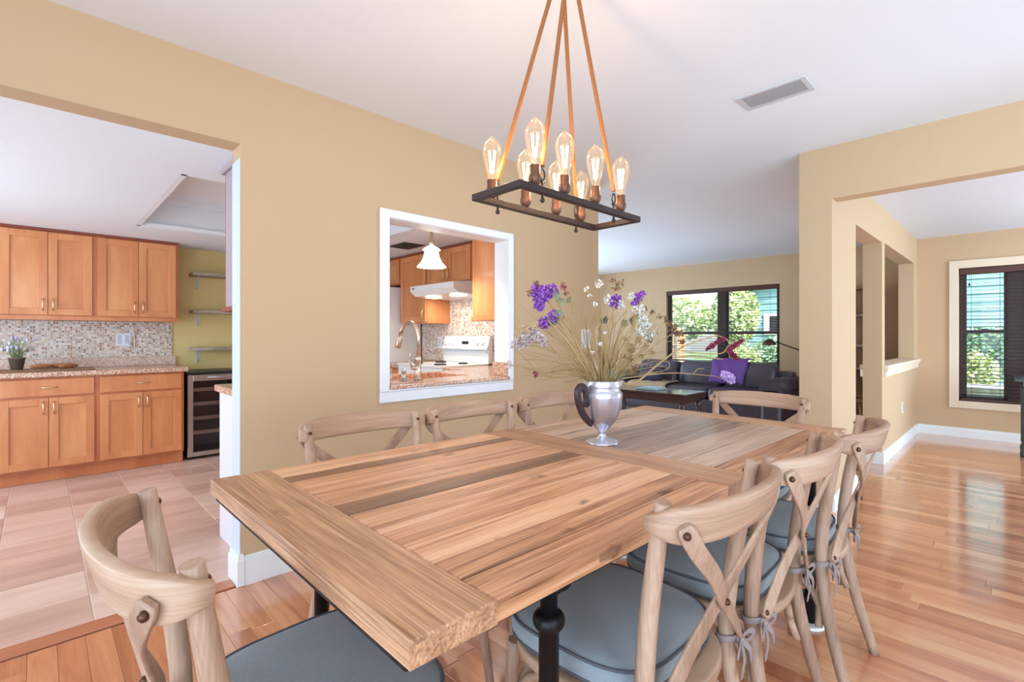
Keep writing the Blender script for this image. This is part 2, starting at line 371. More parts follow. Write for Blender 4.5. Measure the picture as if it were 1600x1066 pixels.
OFF = {}
def setp(o, label=None, cat=None, group=None, kind=None):
    if label: o['label'] = label
    if cat: o['category'] = cat
    if group: o['group'] = group
    if kind: o['kind'] = kind
    return o
def thing(name, label, cat, loc=(0, 0, 0), group=None):
    o = bpy.data.objects.new(name, None); C.objects.link(o); o.location = loc; o.empty_display_size = .1
    OFF[o.name] = Vector(loc); return setp(o, label, cat, group)
def part(name, mb, mat, parent, label=None, kind=None):
    off = OFF.get(parent.name, Vector((0, 0, 0)))
    o = bpy.data.objects.new(name, mb.mesh(name, mat, off)); C.objects.link(o); o.parent = parent; OFF[o.name] = off
    return setp(o, label, None, None, kind)
def single(name, mb, mat, label, cat, group=None, kind=None, origin=None):
    """a thing that is one mesh, its origin at the middle of its base"""
    if origin is None:
        xs = [v[0] for v in mb.v]; ys = [v[1] for v in mb.v]; zs = [v[2] for v in mb.v]
        origin = ((min(xs) + max(xs)) / 2, (min(ys) + max(ys)) / 2, min(zs))
    o = bpy.data.objects.new(name, mb.mesh(name, mat, origin)); C.objects.link(o); o.location = origin; OFF[o.name] = Vector(origin)
    return setp(o, label, cat, group, kind)
def struct(name, mb, mat):
    o = bpy.data.objects.new(name, mb.mesh(name, mat)); C.objects.link(o); o['kind'] = 'structure'; OFF[o.name] = Vector((0, 0, 0))
    return o
def bx(*a, **k): return MB().box(*a, **k)
def copy_tree(o, parent=None):
    c = o.copy(); C.objects.link(c); c.parent = parent
    OFF[c.name] = OFF.get(o.name, Vector((0, 0, 0)))
    for ch in [x for x in o.children]: copy_tree(ch, c)
    return c
f_ = 766.5; FW = (math.cos(R(46)), math.sin(R(46))); RT = (math.sin(R(46)), -math.cos(R(46)))
def proj(x, y, z):
    t = x * FW[0] + y * FW[1]; r = x * RT[0] + y * RT[1]
    if t < .05: return None
    return 800 + f_ * r / t, 526 - f_ * (z - 1.2) / t, t
def ray(u, v, t):
    """a point seen in direction (u, v) of the survey, t metres deep: used to place surveyed objects"""
    r = (u - 800) / f_
    return Vector(((FW[0] + r * RT[0]) * t, (FW[1] + r * RT[1]) * t, 1.2 + (526 - v) / f_ * t))

# ---------------------------------------------------------------- the room shell
def wall(name, boxes, mat):
    mb = MB()
    for b in boxes: mb.box(*b)
    return struct(name, mb, mat)
H = 2.5
wall('wall_left', [(-3, 2.61, 0, -1.6, 2.74, H), (-1.6, 2.61, 2.13, .702, 2.74, H), (.702, 2.61, 0, 1.485, 2.74, H),
                   (1.485, 2.61, 0, 2.485, 2.74, .865), (1.485, 2.61, 1.915, 2.485, 2.74, H), (2.485, 2.61, 0, 3.59, 2.74, H)], M['wall'])
wall('wall_kitchen_right', [(3.33, 2.74, 0, 3.59, 6.27, H)], M['wall'])
wall('wall_kitchen_back', [(-2.75, 6.13, 0, 3.33, 6.27, H)], M['olive'])
wall('wall_kitchen_left', [(-2.75, 2.74, 0, -2.6, 6.27, H)], M['wall'])
wall('wall_living_back', [(3.33, 6.4, 0, 8.65, 6.55, H), (3.33, 6.27, 0, 3.59, 6.4, H)], M['wall'])
wall('wall_rear', [(-3.15, -3.15, 0, -3, 2.74, H)], M['wall'])
wall('wall_front', [(-3, -3.15, 0, 8.65, -3, H)], M['wall'])
wall('wall_living_far', [(8.5, 4.624, 0, 8.65, 6.4, H), (8.5, 2.663, 0, 8.65, 4.624, .36), (8.5, 2.663, 2.045, 8.65, 4.624, H), (8.5, .9, 0, 8.65, 2.663, H)], M['wall_far'])
wall('wall_side_room_far', [(7.93, .51, 0, 8.08, 1.05, H), (7.93, -.43, 0, 8.08, .51, .433), (7.93, -.43, 2.013, 8.08, .51, H), (7.93, -3, 0, 8.08, -.43, H)], M['wall_far'])
wall('wall_right', [(3.89, .89, 0, 4.02, 1.09, H), (3.89, -1.3, 2.14, 4.02, .89, H), (3.89, -3, 0, 4.02, -1.3, H)], M['wall'])
wall('wall_partition', [(4.02, .9, 0, 4.64, 1.05, H), (4.64, .9, 2.085, 5.70, 1.05, H), (5.70, .9, 0, 5.83, 1.05, H), (5.83, .9, 0, 7.69, 1.05, .86),
                        (5.83, .9, 2.095, 7.69, 1.05, H), (7.69, .9, 0, 7.93, 1.05, H), (8.08, .9, 0, 8.5, 1.05, H)], M['wall'])
wall('ceiling', [(-3.15, -3.15, H, 4.02, 6.55, H + .1), (4.02, .9, H, 8.65, 6.55, H + .1)], M['ceil'])
wall('ceiling_side_room', [(4.02, -3.15, 2.42, 8.08, .9, H + .1), (8.08, -3.15, 2.42, 8.65, .9, H + .1)], M['ceil_tex'])
wall('ceiling_kitchen', [(-2.6, 2.74, 2.13, .59, 6.13, 2.2), (2.36, 2.74, 2.13, 3.33, 6.13, 2.2), (.59, 2.74, 2.13, 2.36, 3.33, 2.2), (.59, 5.14, 2.13, 2.36, 6.13, 2.2),
                         (.55, 3.29, 2.2, .59, 5.18, 2.44), (2.36, 3.29, 2.2, 2.4, 5.18, 2.44), (.59, 3.29, 2.2, 2.36, 3.33, 2.44), (.59, 5.14, 2.2, 2.36, 5.18, 2.44),
                         (.59, 3.33, 2.4, 2.36, 5.14, 2.44)], M['ceil'])
# crown and rim moulding of the tray ceiling
cr = MB()
for z0, z1, d in ((2.13, 2.165, .03), (2.35, 2.4, .05)):
    for (a, b) in (((.59, 3.33), (2.36, 3.33 + d)), ((.59, 5.14 - d), (2.36, 5.14)), ((.59, 3.33), (.59 + d, 5.14)), ((2.36 - d, 3.33), (2.36, 5.14))):
        cr.box(a[0] + .001, a[1] + .001, z0 + .001, b[0] - .001, b[1] - .001, z1 - .001)
struct('trim_tray_ceiling', cr, M['white'])

# baseboards
def baseboard(name, x0, y0, x1, y1, h=.115, d=.016, nx=0, ny=0, mat=None):
    """a board along a wall with a thinner cap strip; (nx, ny) points into the room"""
    mb = MB()
    ax, bxx = min(x0, x1), max(x0, x1); ay, by = min(y0, y1), max(y0, y1)
    for hh0, hh1, dd in ((0, h - .02, d), (h - .02, h - .008, d * .75), (h - .008, h, d * .45)):
        mb.box(ax + (nx * dd if nx < 0 else 0), ay + (ny * dd if ny < 0 else 0), hh0, bxx + (nx * dd if nx > 0 else 0), by + (ny * dd if ny > 0 else 0), hh1)
    return struct(name, mb, mat or M['base'])
baseboard('baseboard_left', .702, 2.61, 3.59, 2.61, .14, .018, ny=-1)
baseboard('baseboard_left_end', 3.59, 2.6, 3.59, 6.2, .12, nx=1)
baseboard('baseboard_right', 3.89, .89, 3.89, 1.09, .11, nx=-1)
baseboard('baseboard_right_return', 3.9, .89, 4.02, .89, .11, ny=-1)
baseboard('baseboard_partition', 4.02, .9, 4.64, .9, .11, ny=-1)
baseboard('baseboard_partition_half', 5.70, .9, 7.93, .9, .11, ny=-1)
baseboard('baseboard_post', 5.70, .885, 5.70, 1.05, .11, nx=-1)
baseboard('baseboard_side_room_far', 7.93, -3, 7.93, .885, .11, nx=-1)
baseboard('baseboard_living_far', 8.5, 1.05, 8.5, 6.4, .12, nx=-1)
# daylight-tinted jamb sheet and corner plinth of the opening to the kitchen
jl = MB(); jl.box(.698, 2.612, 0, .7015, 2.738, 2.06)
struct('trim_jamb_daylight', jl, plain('jamb_daylight_tint', rgb(206, 214, 222), .5))  # added sheet: bluish daylight on the tan jamb put into the colour
pl = MB(); pl.box(.680, 2.588, 0, .716, 2.745, .125, c=.003); pl.prism([(.688, 2.596), (.712, 2.596), (.712, 2.742), (.688, 2.742)], .125, .15)
struct('trim_2', pl, M['base'])
# corner guard on the end of the wall
cg = MB(); cg.box(3.545, 2.604, 0, 3.596, 2.61, 1.29); cg.box(3.59, 2.604, 0, 3.597, 2.65, 1.29)
struct('trim_3', cg, M['cream'])
# half-wall ledge
lg = MB(); lg.box(5.78, .862, .885, 7.95, 1.09, .925, c=.006); lg.box(5.80, .874, .862, 7.95, .9, .886); lg.box(5.80, .884, .815, 7.95, .9, .862); lg.box(5.7, 1.05, .815, 7.9, 1.07, .885)
struct('trim_4', lg, M['cream'])

# pass-through casing
ct = MB()
ct.box(1.436, 2.588, .885, 1.497, 2.61, 1.955, c=.004); ct.box(2.468, 2.588, .885, 2.52, 2.61, 1.955, c=.004); ct.box(1.497, 2.588, 1.905, 2.468, 2.61, 1.955, c=.004)
ct.box(1.485, 2.605, .865, 1.497, 2.745, 1.915); ct.box(2.47, 2.605, .865, 2.485, 2.745, 1.915); ct.box(1.497, 2.605, 1.903, 2.47, 2.745, 1.915)
struct('trim_5', ct, M['white'])
ap = MB(); ap.box(1.436, 2.592, .808, 2.52, 2.61, .872, c=.004); ap.box(1.436, 2.586, .872, 2.52, 2.61, .886, c=.004)
struct('trim_6', ap, M['white'])

# ---------------------------------------------------------------- floors
fl = struct('floor', bx(-3.15, -3.15, -.12, 8.65, 6.55, -.010), M['sub'])
def plank_mb(x0, y0, x1, y1, zt, c=.0012, zb=-.012):
    mb = MB(); vs = [(x0, y0, zb), (x1, y0, zb), (x1, y1, zb), (x0, y1, zb), (x0, y0, zt - c), (x1, y0, zt - c), (x1, y1, zt - c), (x0, y1, zt - c),
                     (x0 + c, y0 + c, zt), (x1 - c, y0 + c, zt), (x1 - c, y1 - c, zt), (x0 + c, y1 - c, zt)]
    return mb.add(vs, [(0, 1, 5, 4), (1, 2, 6, 5), (2, 3, 7, 6), (3, 0, 4, 7), (4, 5, 9, 8), (5, 6, 10, 9), (6, 7, 11, 10), (7, 4, 8, 11), (8, 9, 10, 11)])
PW = .0825
planks = []
x = -3.0
rg = random.Random(11)
while x < 8.5:
    y = -3.0 - rg.random() * .9
    ymax = 6.4 if x > 3.5 else 2.605
    while y < ymax:
        L = rg.choice((.45, .62, .78, .95, 1.15, 1.3)); a = max(y, -3.0); b = min(y + L, ymax)
        if b - a > .02: planks.append((x, a, min(x + PW, 8.5), b))
        y += L
    x += PW
def vis(p):
    cx, cy = (p[0] + p[2]) / 2, (p[1] + p[3]) / 2
    best = 0
    for yy in (p[1], cy, p[3]):
        q = proj(cx, yy, 0)
        if q and -20 < q[0] < 1620 and q[1] < 1100:
            if cx > 3.95 and not (-1.3 < cx * 0 + yy * 3.95 / cx < .88) and cx < 8 and q[0] > 1250: continue
            best = max(best, (p[2] - p[0]) * (p[3] - p[1]) / q[2] ** 3)
    return best
planks.sort(key=vis, reverse=True)
rest = MB()
for i, p in enumerate(planks):
    g = .0004
    if i < 300:
        part('plank', plank_mb(p[0] + g, p[1] + g, p[2] - g, p[3] - g, 0), M['plank'], fl)
    else:
        m = plank_mb(p[0] + g, p[1] + g, p[2] - g, p[3] - g, 0); rest.add(m.v, m.f)
M['plank2'] = M['plank'].copy(); M['plank2'].name = 'floor_wood_joined'
nn = M['plank2'].node_tree; gi = nn.nodes.new('ShaderNodeNewGeometry')
oi = [n for n in nn.nodes if n.type == 'OBJECT_INFO'][0]
for sk in [lk.to_socket for lk in nn.links if lk.from_node.name == oi.name]: nn.links.new(gi.outputs['Random Per Island'], sk)
part('plank_remainder', rest, M['plank2'], fl, kind='stuff')

kf = struct('floor_kitchen', bx(-2.6, 2.70, -.009, 3.33, 6.13, -.003), M['grout'])
T = .331; tiles = []
for i in range(-9, 10):
    for j in range(0, 12):
        x0 = .172 + (i) * T; y0 = 2.70 + j * T - .03
        a, b, c_, d = max(x0, -2.6), max(y0, 2.70), min(x0 + T, 3.33), min(y0 + T, 6.13)
        if c_ - a > .03 and d - b > .03: tiles.append((a, b, c_, d))
rg = random.Random(3)
for (a, b, c_, d) in tiles:
    part('tile', plank_mb(a + .0028, b + .0018, c_ - .0028, d - .0018, rg.uniform(-.0006, .0008), .0015, -.004), M['tile'], kf)
th = MB(); th.box(-1.6, 2.61, -.004, .679, 2.70, .009, c=.004)
struct('trim_7', th, M['thresh'])

# ---------------------------------------------------------------- windows
def window(idx, X, y0, y1, z0, z1, my0, my1, rail, wallx, casing=False):
    """double window in an X wall; frame set 6 cm outside the wall face; mullion my0..my1"""
    root = bpy.data.objects.new('window_%d' % idx, None); C.objects.link(root); root.location = (X, (y0 + y1) / 2, z0); root['kind'] = 'structure'
    OFF[root.name] = Vector(root.location)
    fr = MB(); a, b = X + .07, X + .13
    fr.box(a, y0, z0, b, y0 + .035, z1); fr.box(a, y1 - .035, z0, b, y1, z1); fr.box(a, y0, z0, b, y1, z0 + .04); fr.box(a, y0, z1 - .04, b, y1, z1)
    fr.box(a - .01, my0, z0, b, my1, z1)
    part('window_frame', fr, M['winframe'], root)
    for (p, q) in ((y0 + .035, my0), (my1, y1 - .035)):
        s = MB()
        s.box(a + .012, p, z0 + .04, b - .012, p + .03, z1 - .04); s.box(a + .012, q - .03, z0 + .04, b - .012, q, z1 - .04)
        s.box(a + .005, p, rail - .02, b - .012, q, rail + .02); s.box(a + .012, p, z0 + .04, b - .012, q, z0 + .075)
        s.box(a - .005, (p + q) / 2 - .03, rail + .018, a + .02, (p + q) / 2 + .03, rail + .03)
        sh = part('sash', s, M['winframe'], root)
        g = bx(a + .028, p + .028, z0 + .06, a + .032, q - .028, z1 - .04)
        part('pane', g, M['glass'], sh)
    return root
window(1, 8.5, 2.663, 4.624, .36, 2.045, 3.53, 3.66, 1.265, 8.5)
window(2, 7.93, -.43, .51, .433, 2.013, -.016, .10, 1.26, 7.93)
cs = MB(); y0, y1, z0, z1 = -.43, .51, .433, 2.013
cs.box(7.908, y1, z0 - .085, 7.93, y1 + .086, z1 + .093, c=.003); cs.box(7.908, y0 - .086, z0 - .085, 7.93, y0, z1 + .093, c=.003)
cs.box(7.908, y0, z1, 7.93, y1, z1 + .093, c=.003); cs.box(7.908, y0, z0 - .085, 7.93, y1, z0, c=.003)
struct('trim_8', cs, M['cream'])

def blind(X, y0, y1, z0, z1, label, cords):
    t = thing('window_blind', label, 'blind', (X, (y0 + y1) / 2, z0))
    part('valance', bx(X - .03, y0 + .004, z1 - .075, X + .035, y1 - .004, z1 - .003, c=.004), M['blind'], t)
    part('bottom_rail', bx(X - .022, y0 + .01, z0 + .005, X + .028, y1 - .01, z0 + .028, c=.004), M['blind'], t)
    sl = MB(); z = z0 + .06
    while z < z1 - .085:
        sl.add([(X - .022, y0 + .01, z), (X + .026, y0 + .01, z + .005), (X + .026, y1 - .01, z + .005), (X - .022, y1 - .01, z), (X - .022, y0 + .01, z + .003), (X + .026, y0 + .01, z + .008), (X + .026, y1 - .01, z + .008), (X - .022, y1 - .01, z + .003)], [(3, 2, 1, 0), (4, 5, 6, 7), (0, 1, 5, 4), (1, 2, 6, 5), (2, 3, 7, 6), (3, 0, 4, 7)]); z += .043
    part('slats', sl, M['blind'], t, kind='stuff')
    for yc in cords:
        part('ladder_cord', MB().tube([(X - .024, yc, z1 - .07), (X - .024, yc, z0 + .02)], .0018, 5), M['dark'], t)
    pc = MB().tube([(X - .036, y1 - .09, z1 - .07), (X - .036, y1 - .09, z1 - .18)], .0016, 5)
    pc.lathe([(.002, 0), (.009, -.01), (.010, -.03), (.003, -.04)], (X - .036, y1 - .09, z1 - .175), 8)
    part('pull_cord', pc, M['dark'], t)
    return t
blind(8.53, 2.668, 4.618, .75, 2.043, 'dark brown slatted blind over the double window behind the leather sofa', (4.42, 3.78, 3.42, 2.80))
blind(7.962, -.425, .506, .435, 2.010, 'dark brown slatted blind in the cream-cased window of the side room', (.40, .16, -.08, -.36))

# ---------------------------------------------------------------- outdoors
struct('ground', bx(8.0, -14, -.6, 45, 26, -.3), M['grass'])
def siding_wall(mb, x, y0, y1, z0, z1, gable=None):
    z = z0
    while z < z1:
        h = min(.17, z1 - z); mb.add([(x, y0, z), (x, y1, z), (x, y1, z + h), (x, y0, z + h), (x - .025, y0, z), (x - .025, y1, z)],
                                     [(4, 5, 2, 3), (0, 1, 5, 4), (0, 4, 3), (1, 2, 5)]); z += .17
    return mb
hs = thing('neighbour_house', 'teal clapboard house with pale grey roof beyond the windows', 'house', (17, -1.5, -.3))
part('wall', siding_wall(bx(14, -9, -.3, 20, 5.2, 2.4), 14, -9, 5.2, -.3, 2.4), M['siding'], hs)
gb = MB(); gb.prism([(-9, 2.4), (5.2, 2.4), (-1.9, 4.7)], 14, 20, axis='X')
z = 2.4
while z < 4.6:
    ye = 5.2 - (z + .17 - 2.4) / .324; yw = -9 + (z + .17 - 2.4) / .324
    gb.add([(14, yw, z), (14, ye, z), (14, ye, z + .17), (14, yw, z + .17), (13.975, yw, z), (13.975, ye, z)], [(4, 5, 2, 3), (0, 1, 5, 4), (0, 4, 3), (1, 2, 5)]); z += .17
part('gable', gb, M['siding'], hs)
rf = MB(); rf.add([(13.6, 5.6, 2.30), (20.5, 5.6, 2.30), (20.5, -1.9, 4.73), (13.6, -1.9, 4.73), (13.6, 5.6, 2.42), (20.5, 5.6, 2.42), (20.5, -1.9, 4.85), (13.6, -1.9, 4.85)],
                  [(0, 1, 2, 3), (4, 5, 6, 7), (0, 1, 5, 4), (3, 2, 6, 7), (0, 3, 7, 4), (1, 2, 6, 5)])
part('roof', rf, M['roofm'], hs)
wn = part('window', bx(13.93, 4.3, 1.25, 13.98, 4.75, 1.8), M['trimw'], hs)
part('pane', bx(13.915, 4.36, 1.31, 13.93, 4.6, 1.74), M['dark'], wn)

def fence():
    t = thing('garden_fence', 'pale wooden board fence outside the living room window', 'fence', (12.4, 8.4, -.3))
    y = 6.2
    while y < 10.9:
        part('board', bx(12.4, y, -.3, 12.43, y + .14, 1.32), M['fence'], t); y += .148
    for z in (.1, .95): part('rail', bx(12.36, 6.2, z, 12.4, 10.9, z + .09), M['fence'], t)
    for y in (6.3, 8.5, 10.7): part('post', bx(12.30, y, -.3, 12.4, y + .1, 1.4), M['fence'], t)
fence()
def leafcloud(c, rad, n, size, rnd, squash=1, elong=2):
    mb = MB()
    for i in range(n):
        d = Vector((rnd.gauss(0, 1), rnd.gauss(0, 1), rnd.gauss(0, 1))).normalized(); rr = rnd.random() ** .35
        p = Vector(c) + Vector((d.x * rad[0], d.y * rad[1], d.z * rad[2])) * rr
        a = Vector((rnd.gauss(0, 1), rnd.gauss(0, 1), rnd.gauss(0, 1) * .6)).normalized(); b = a.cross(Vector((rnd.gauss(0, 1), rnd.gauss(0, 1), rnd.gauss(0, 1)))).normalized()
        s = size * rnd.uniform(.6, 1.3)
        mb.add([p - a * s, p + b * s * .45, p + a * s, p - b * s * .45], [(0, 1, 2, 3)])
    return mb
def tree(name, label, x, y, h, rad, mat, n, size, seed, trunk=.09):
    rnd = random.Random(seed); t = thing(name, label, 'tree' if 'tree' in name else 'bush', (x, y, -.3))
    tb = MB().tube([(x, y, -.3), (x + .05, y, h * .4), (x - .05, y + .1, h * .8)], [trunk, trunk * .7, trunk * .3], 8)
    for k in range(5):
        a = rnd.random() * 6.28; tb.tube([(x, y, h * .35 + k * .1), (x + math.cos(a) * rad[0] * .6, y + math.sin(a) * rad[1] * .6, h * .7 + k * .1)], [trunk * .4, trunk * .15], 6)
    part('trunk', tb, M['bark'], t)
    part('foliage', leafcloud((x, y, h - rad[2] * .5), rad, n, size, rnd), mat, t, kind='stuff')
tree('garden_tree', 'pale yellow-green tree filling the pane nearer the kitchen wall', 15.2, 8.1, 2.15, (1.2, 1.5, .75), M['leafA'], 4200, .10, 1)
tree('garden_tree', 'yellow-green tree overlapping the teal house beside the mullion', 12.9, 5.1, 2.15, (.5, .6, .8), M['leafA'], 3400, .075, 2)
tree('garden_bush', 'leafy green bush under the teal house, seen past the floor lamp', 11.6, 3.75, .9, (.45, .55, .6), M['leafB'], 2000, .06, 3)
tree('garden_bush', 'yellow-green bush at the sill behind the sofa back', 11.0, 4.2, .8, (.45, .42, .55), M['leafA'], 1800, .05, 4)
tree('garden_bush', 'long clipped hedge against the teal wall outside the side room', 12.9, .0, 1.15, (.35, 2.2, .5), M['leafB'], 7000, .06, 5)
tree('garden_bush', 'light green shrub standing above the white planter box', 11.2, .55, .75, (.3, .35, .4), M['leafA'], 1600, .05, 6)
pb = MB(); pb.box(9.9, -.05, -.3, 10.3, .65, .42, c=.01); pb.box(9.86, -.09, .42, 10.34, .69, .47, c=.01)
single('planter_box', pb, M['trimw'], 'white box planter outside the side room window', 'planter')

# ---------------------------------------------------------------- kitchen cabinets
def shaker(parent, name, axis, face, a0, a1, z0, z1, mat, handle=None, sgn=-1, slab=False):
    """a door or drawer front with a recessed panel; AXIS 'y': the front plane is y = face and a runs along x; 'x': plane x = face, a along y"""
    def B(mb, p0, p1, d0, d1, q0, q1, c=.002):
        e0, e1 = face + sgn * d0, face + sgn * d1
        if axis == 'y': mb.box(p0, e0, q0, p1, e1, q1, c=c)
        else: mb.box(e0, p0, q0, e1, p1, q1, c=c)
    w_ = .058; mb = MB()
    if slab: B(mb, a0, a1, 0, .019, z0, z1, .004)
    else:
        B(mb, a0, a0 + w_, 0, .019, z0, z1); B(mb, a1 - w_, a1, 0, .019, z0, z1)
        B(mb, a0 + w_, a1 - w_, 0, .019, z0, z0 + w_); B(mb, a0 + w_, a1 - w_, 0, .019, z1 - w_, z1)
    o = part(name, mb, mat, parent)
    if not slab:
        pn = MB(); B(pn, a0 + w_ - .002, a1 - w_ + .002, .002, .009, z0 + w_ - .002, z1 - w_ + .002, .001)
        part('panel', pn, mat, o)
    if handle:
        hx, hz, ori = handle; hm = MB(); L = .05; path = []
        for k in range(9):
            s = -1 + 2 * k / 8; d = .019 + .026 * (1 - abs(s) ** 3.0)
            u, v = (hx, hz + s * L) if ori == 'v' else (hx + s * L, hz)
            path.append((u, face + sgn * d, v) if axis == 'y' else (face + sgn * d, u, v))
        hm.tube(path, .0055, 8)
        part('handle', hm, M['brass'], o)
    return o
def base_cabinet(x0, x1, label):
    t = thing('base_cabinet', label, 'cabinet', ((x0 + x1) / 2, 5.8, 0), 'base cabinets along the kitchen back wall')
    b = MB(); b.box(x0, 5.55, .11, x1, 6.125, .868); b.box(x0, 5.61, 0, x1, 6.125, .11)
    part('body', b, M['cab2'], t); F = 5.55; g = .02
    part('plinth', bx(x0, 5.595, .003, x1, 5.61, .108), M['cab2'], t)
    shaker(t, 'drawer', 'y', F, x0 + g, x1 - g, .712, .852, M['cab'], ((x0 + x1) / 2, .782, 'h'), slab=True)
    m = (x0 + x1) / 2
    shaker(t, 'door', 'y', F, x0 + g, m - .002, .125, .695, M['cab'], (m - .032, .615, 'v'))
    shaker(t, 'door', 'y', F, m + .002, x1 - g, .125, .695, M['cab'], (m + .032, .615, 'v'))
base_cabinet(-.88, -.245, 'orange maple base cabinet out past the plant on the worktop')
base_cabinet(-.245, .368, 'orange maple base cabinet under the potted plant')
base_cabinet(.368, 1.0, 'orange maple base cabinet beside the wine cooler')
def wall_cabinet(x0, x1, label):
    t = thing('wall_cabinet', label, 'cabinet', ((x0 + x1) / 2, 5.97, 1.345), 'wall cabinets along the kitchen back wall')
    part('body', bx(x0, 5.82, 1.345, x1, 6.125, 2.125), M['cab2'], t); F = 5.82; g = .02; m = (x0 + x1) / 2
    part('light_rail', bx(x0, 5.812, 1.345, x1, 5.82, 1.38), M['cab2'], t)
    part('top_strip', bx(x0, 5.795, 2.108, x1, 5.82, 2.127), M['cabdark'], t)
    shaker(t, 'door', 'y', F, x0 + g, m - .002, 1.385, 2.098, M['cab'], (m - .032, 1.475, 'v'))
    shaker(t, 'door', 'y', F, m + .002, x1 - g, 1.385, 2.098, M['cab'], (m + .032, 1.475, 'v'))
wall_cabinet(-.87, -.25, 'orange maple wall cabinet at the far window end of the run')
wall_cabinet(-.25, .37, 'orange maple wall cabinet above the potted plant')
wall_cabinet(.37, 1.0, 'orange maple wall cabinet beside the olive wall')
wt = MB(); wt.box(-.9, 5.50, .87, 1.03, 6.125, .91, c=.006)
t = thing('worktop', 'pink-beige granite worktop on the back wall cabinets', 'worktop', (.06, 5.8, .87))
part('slab', wt, M['granite'], t)
part('upstand', bx(-.9, 6.105, .911, 1.03, 6.127, 1.0, c=.002), M['granite2'], t)
struct('wall_backsplash_back', bx(-.9, 6.119, 1.001, 1.0, 6.13, 1.344), M['mosx'])

# potted plant, board and rolls on the worktop
def pot_plant():
    x, y, z = -.13, 5.86, .911; rnd = random.Random(4)
    t = thing('potted_plant', 'small grey clay pot of pale lavender on the worktop', 'plant', (x, y, z))
    part('pot', MB().lathe([(.036, 0), (.052, .10), (.056, .10), (.056, .112), (.046, .112), (.044, .1)], (x, y, z), 14), M['terracotta'], t)
    st = MB(); lf = MB(); hd = MB()
    for k in range(60):
        a = rnd.random() * 6.28; r = rnd.random() * .12; tip = Vector((x + math.cos(a) * r, y + math.sin(a) * r * .7, z + .16 + rnd.random() * .12))
        b = Vector((x + math.cos(a) * .02, y + math.sin(a) * .02, z + .1))
        st.tube([b, (b + tip) / 2 + Vector((0, 0, .02)), tip], .0015, 4)
        if k % 2: hd.ball(tip, .011, 6, (1, 1, 1.6))
        for j in range(3):
            p = b.lerp(tip, rnd.random()); d = Vector((rnd.gauss(0, 1), rnd.gauss(0, 1), .7)).normalized() * .022; e = d.cross(Vector((0, 0, 1))).normalized() * .004
            lf.add([p, p + d * .5 + e, p + d, p + d * .5 - e], [(0, 1, 2, 3)])
    part('stem', st, M['plantg'], t); part('foliage', lf, M['plantg'], t, kind='stuff'); part('flower_head', hd, M['lavender'], t, kind='stuff')
pot_plant()
bd = MB(); bd.box(-.25, 5.62, .911, .36, 5.98, .921, c=.003)
single('cutting_board', bd, M['bookwood'], 'thin dark board lying on the granite worktop', 'board')
for k, (x, y, l_, a) in enumerate(((.02, 5.8, .14, .2), (.13, 5.84, .15, -.15), (.19, 5.76, .13, .4))):
    mb = MB(); n = 7; pa = []
    for i in range(n):
        s = -1 + 2 * i / (n - 1); pa.append((x + math.cos(a) * s * l_ / 2, y + math.sin(a) * s * l_ / 2, .9435 + .004 * (1 - s * s)))
    mb.tube(pa, [.010, .017, .021, .022, .021, .017, .010], 10)
    single('bread_roll', mb, M['cork'], ('brown roll on the dark board beside the clay pot', 'brown roll in the middle of the dark board', 'brown roll at the outer end of the dark board')[k], 'bread', 'brown rolls on the board')
def outlet(name, label, cat, c, w_, h, axis, sgn, cords=0):
    t = thing(name, label, cat, c); x, y, z = c; d = .006
    def B(u0, v0, u1, v1, a, b): return bx(x + u0, y + sgn * a, z + v0, x + u1, y + sgn * b, z + v1, c=.001) if axis == 'y' else bx(x + sgn * a, y + u0, z + v0, x + sgn * b, y + u1, z + v1, c=.001)
    part('plate', B(-w_ / 2, -h / 2, w_ / 2, h / 2, 0, d), M['outletm'], t)
    if w_ > .1:
        for s in (-.25, .25): part('socket', B(w_ * s - .016, -h * .35, w_ * s + .016, h * .35, d, d + .002), M['greypl'], t)
    else: part('socket', B(-w_ * .28, -h * .32, w_ * .28, h * .32, d, d + .002), M['greypl'], t)
    return t
outlet('wall_outlet', 'white double outlet plate on the mosaic backsplash of the back wall', 'outlet', (.60, 6.118, 1.17), .115, .12, 'y', -1)
cd = MB().tube([(.672, 6.112, 1.33), (.675, 6.105, 1.25), (.69, 6.108, 1.16), (.685, 6.112, 1.09), (.655, 6.105, 1.10), (.63, 6.1, 1.14)], .004, 6)
single('power_cord', cd, M['outletm'], 'white cord hanging from the wall cabinet to the outlet', 'cord')
outlet('light_switch', 'pale switch plate on the dining wall beside the corner, behind the flowers', 'switch', (3.405, 2.609, 1.18), .12, .165, 'y', -1)
outlet('wall_outlet', 'cream outlet plate low on the half wall of the side room', 'outlet', (6.8, .899, .42), .07, .115, 'y', -1)
outlet('light_switch', 'tall white switch plate on the mosaic beside the range', 'switch', (3.317, 4.62, 1.13), .075, .13, 'x', -1)

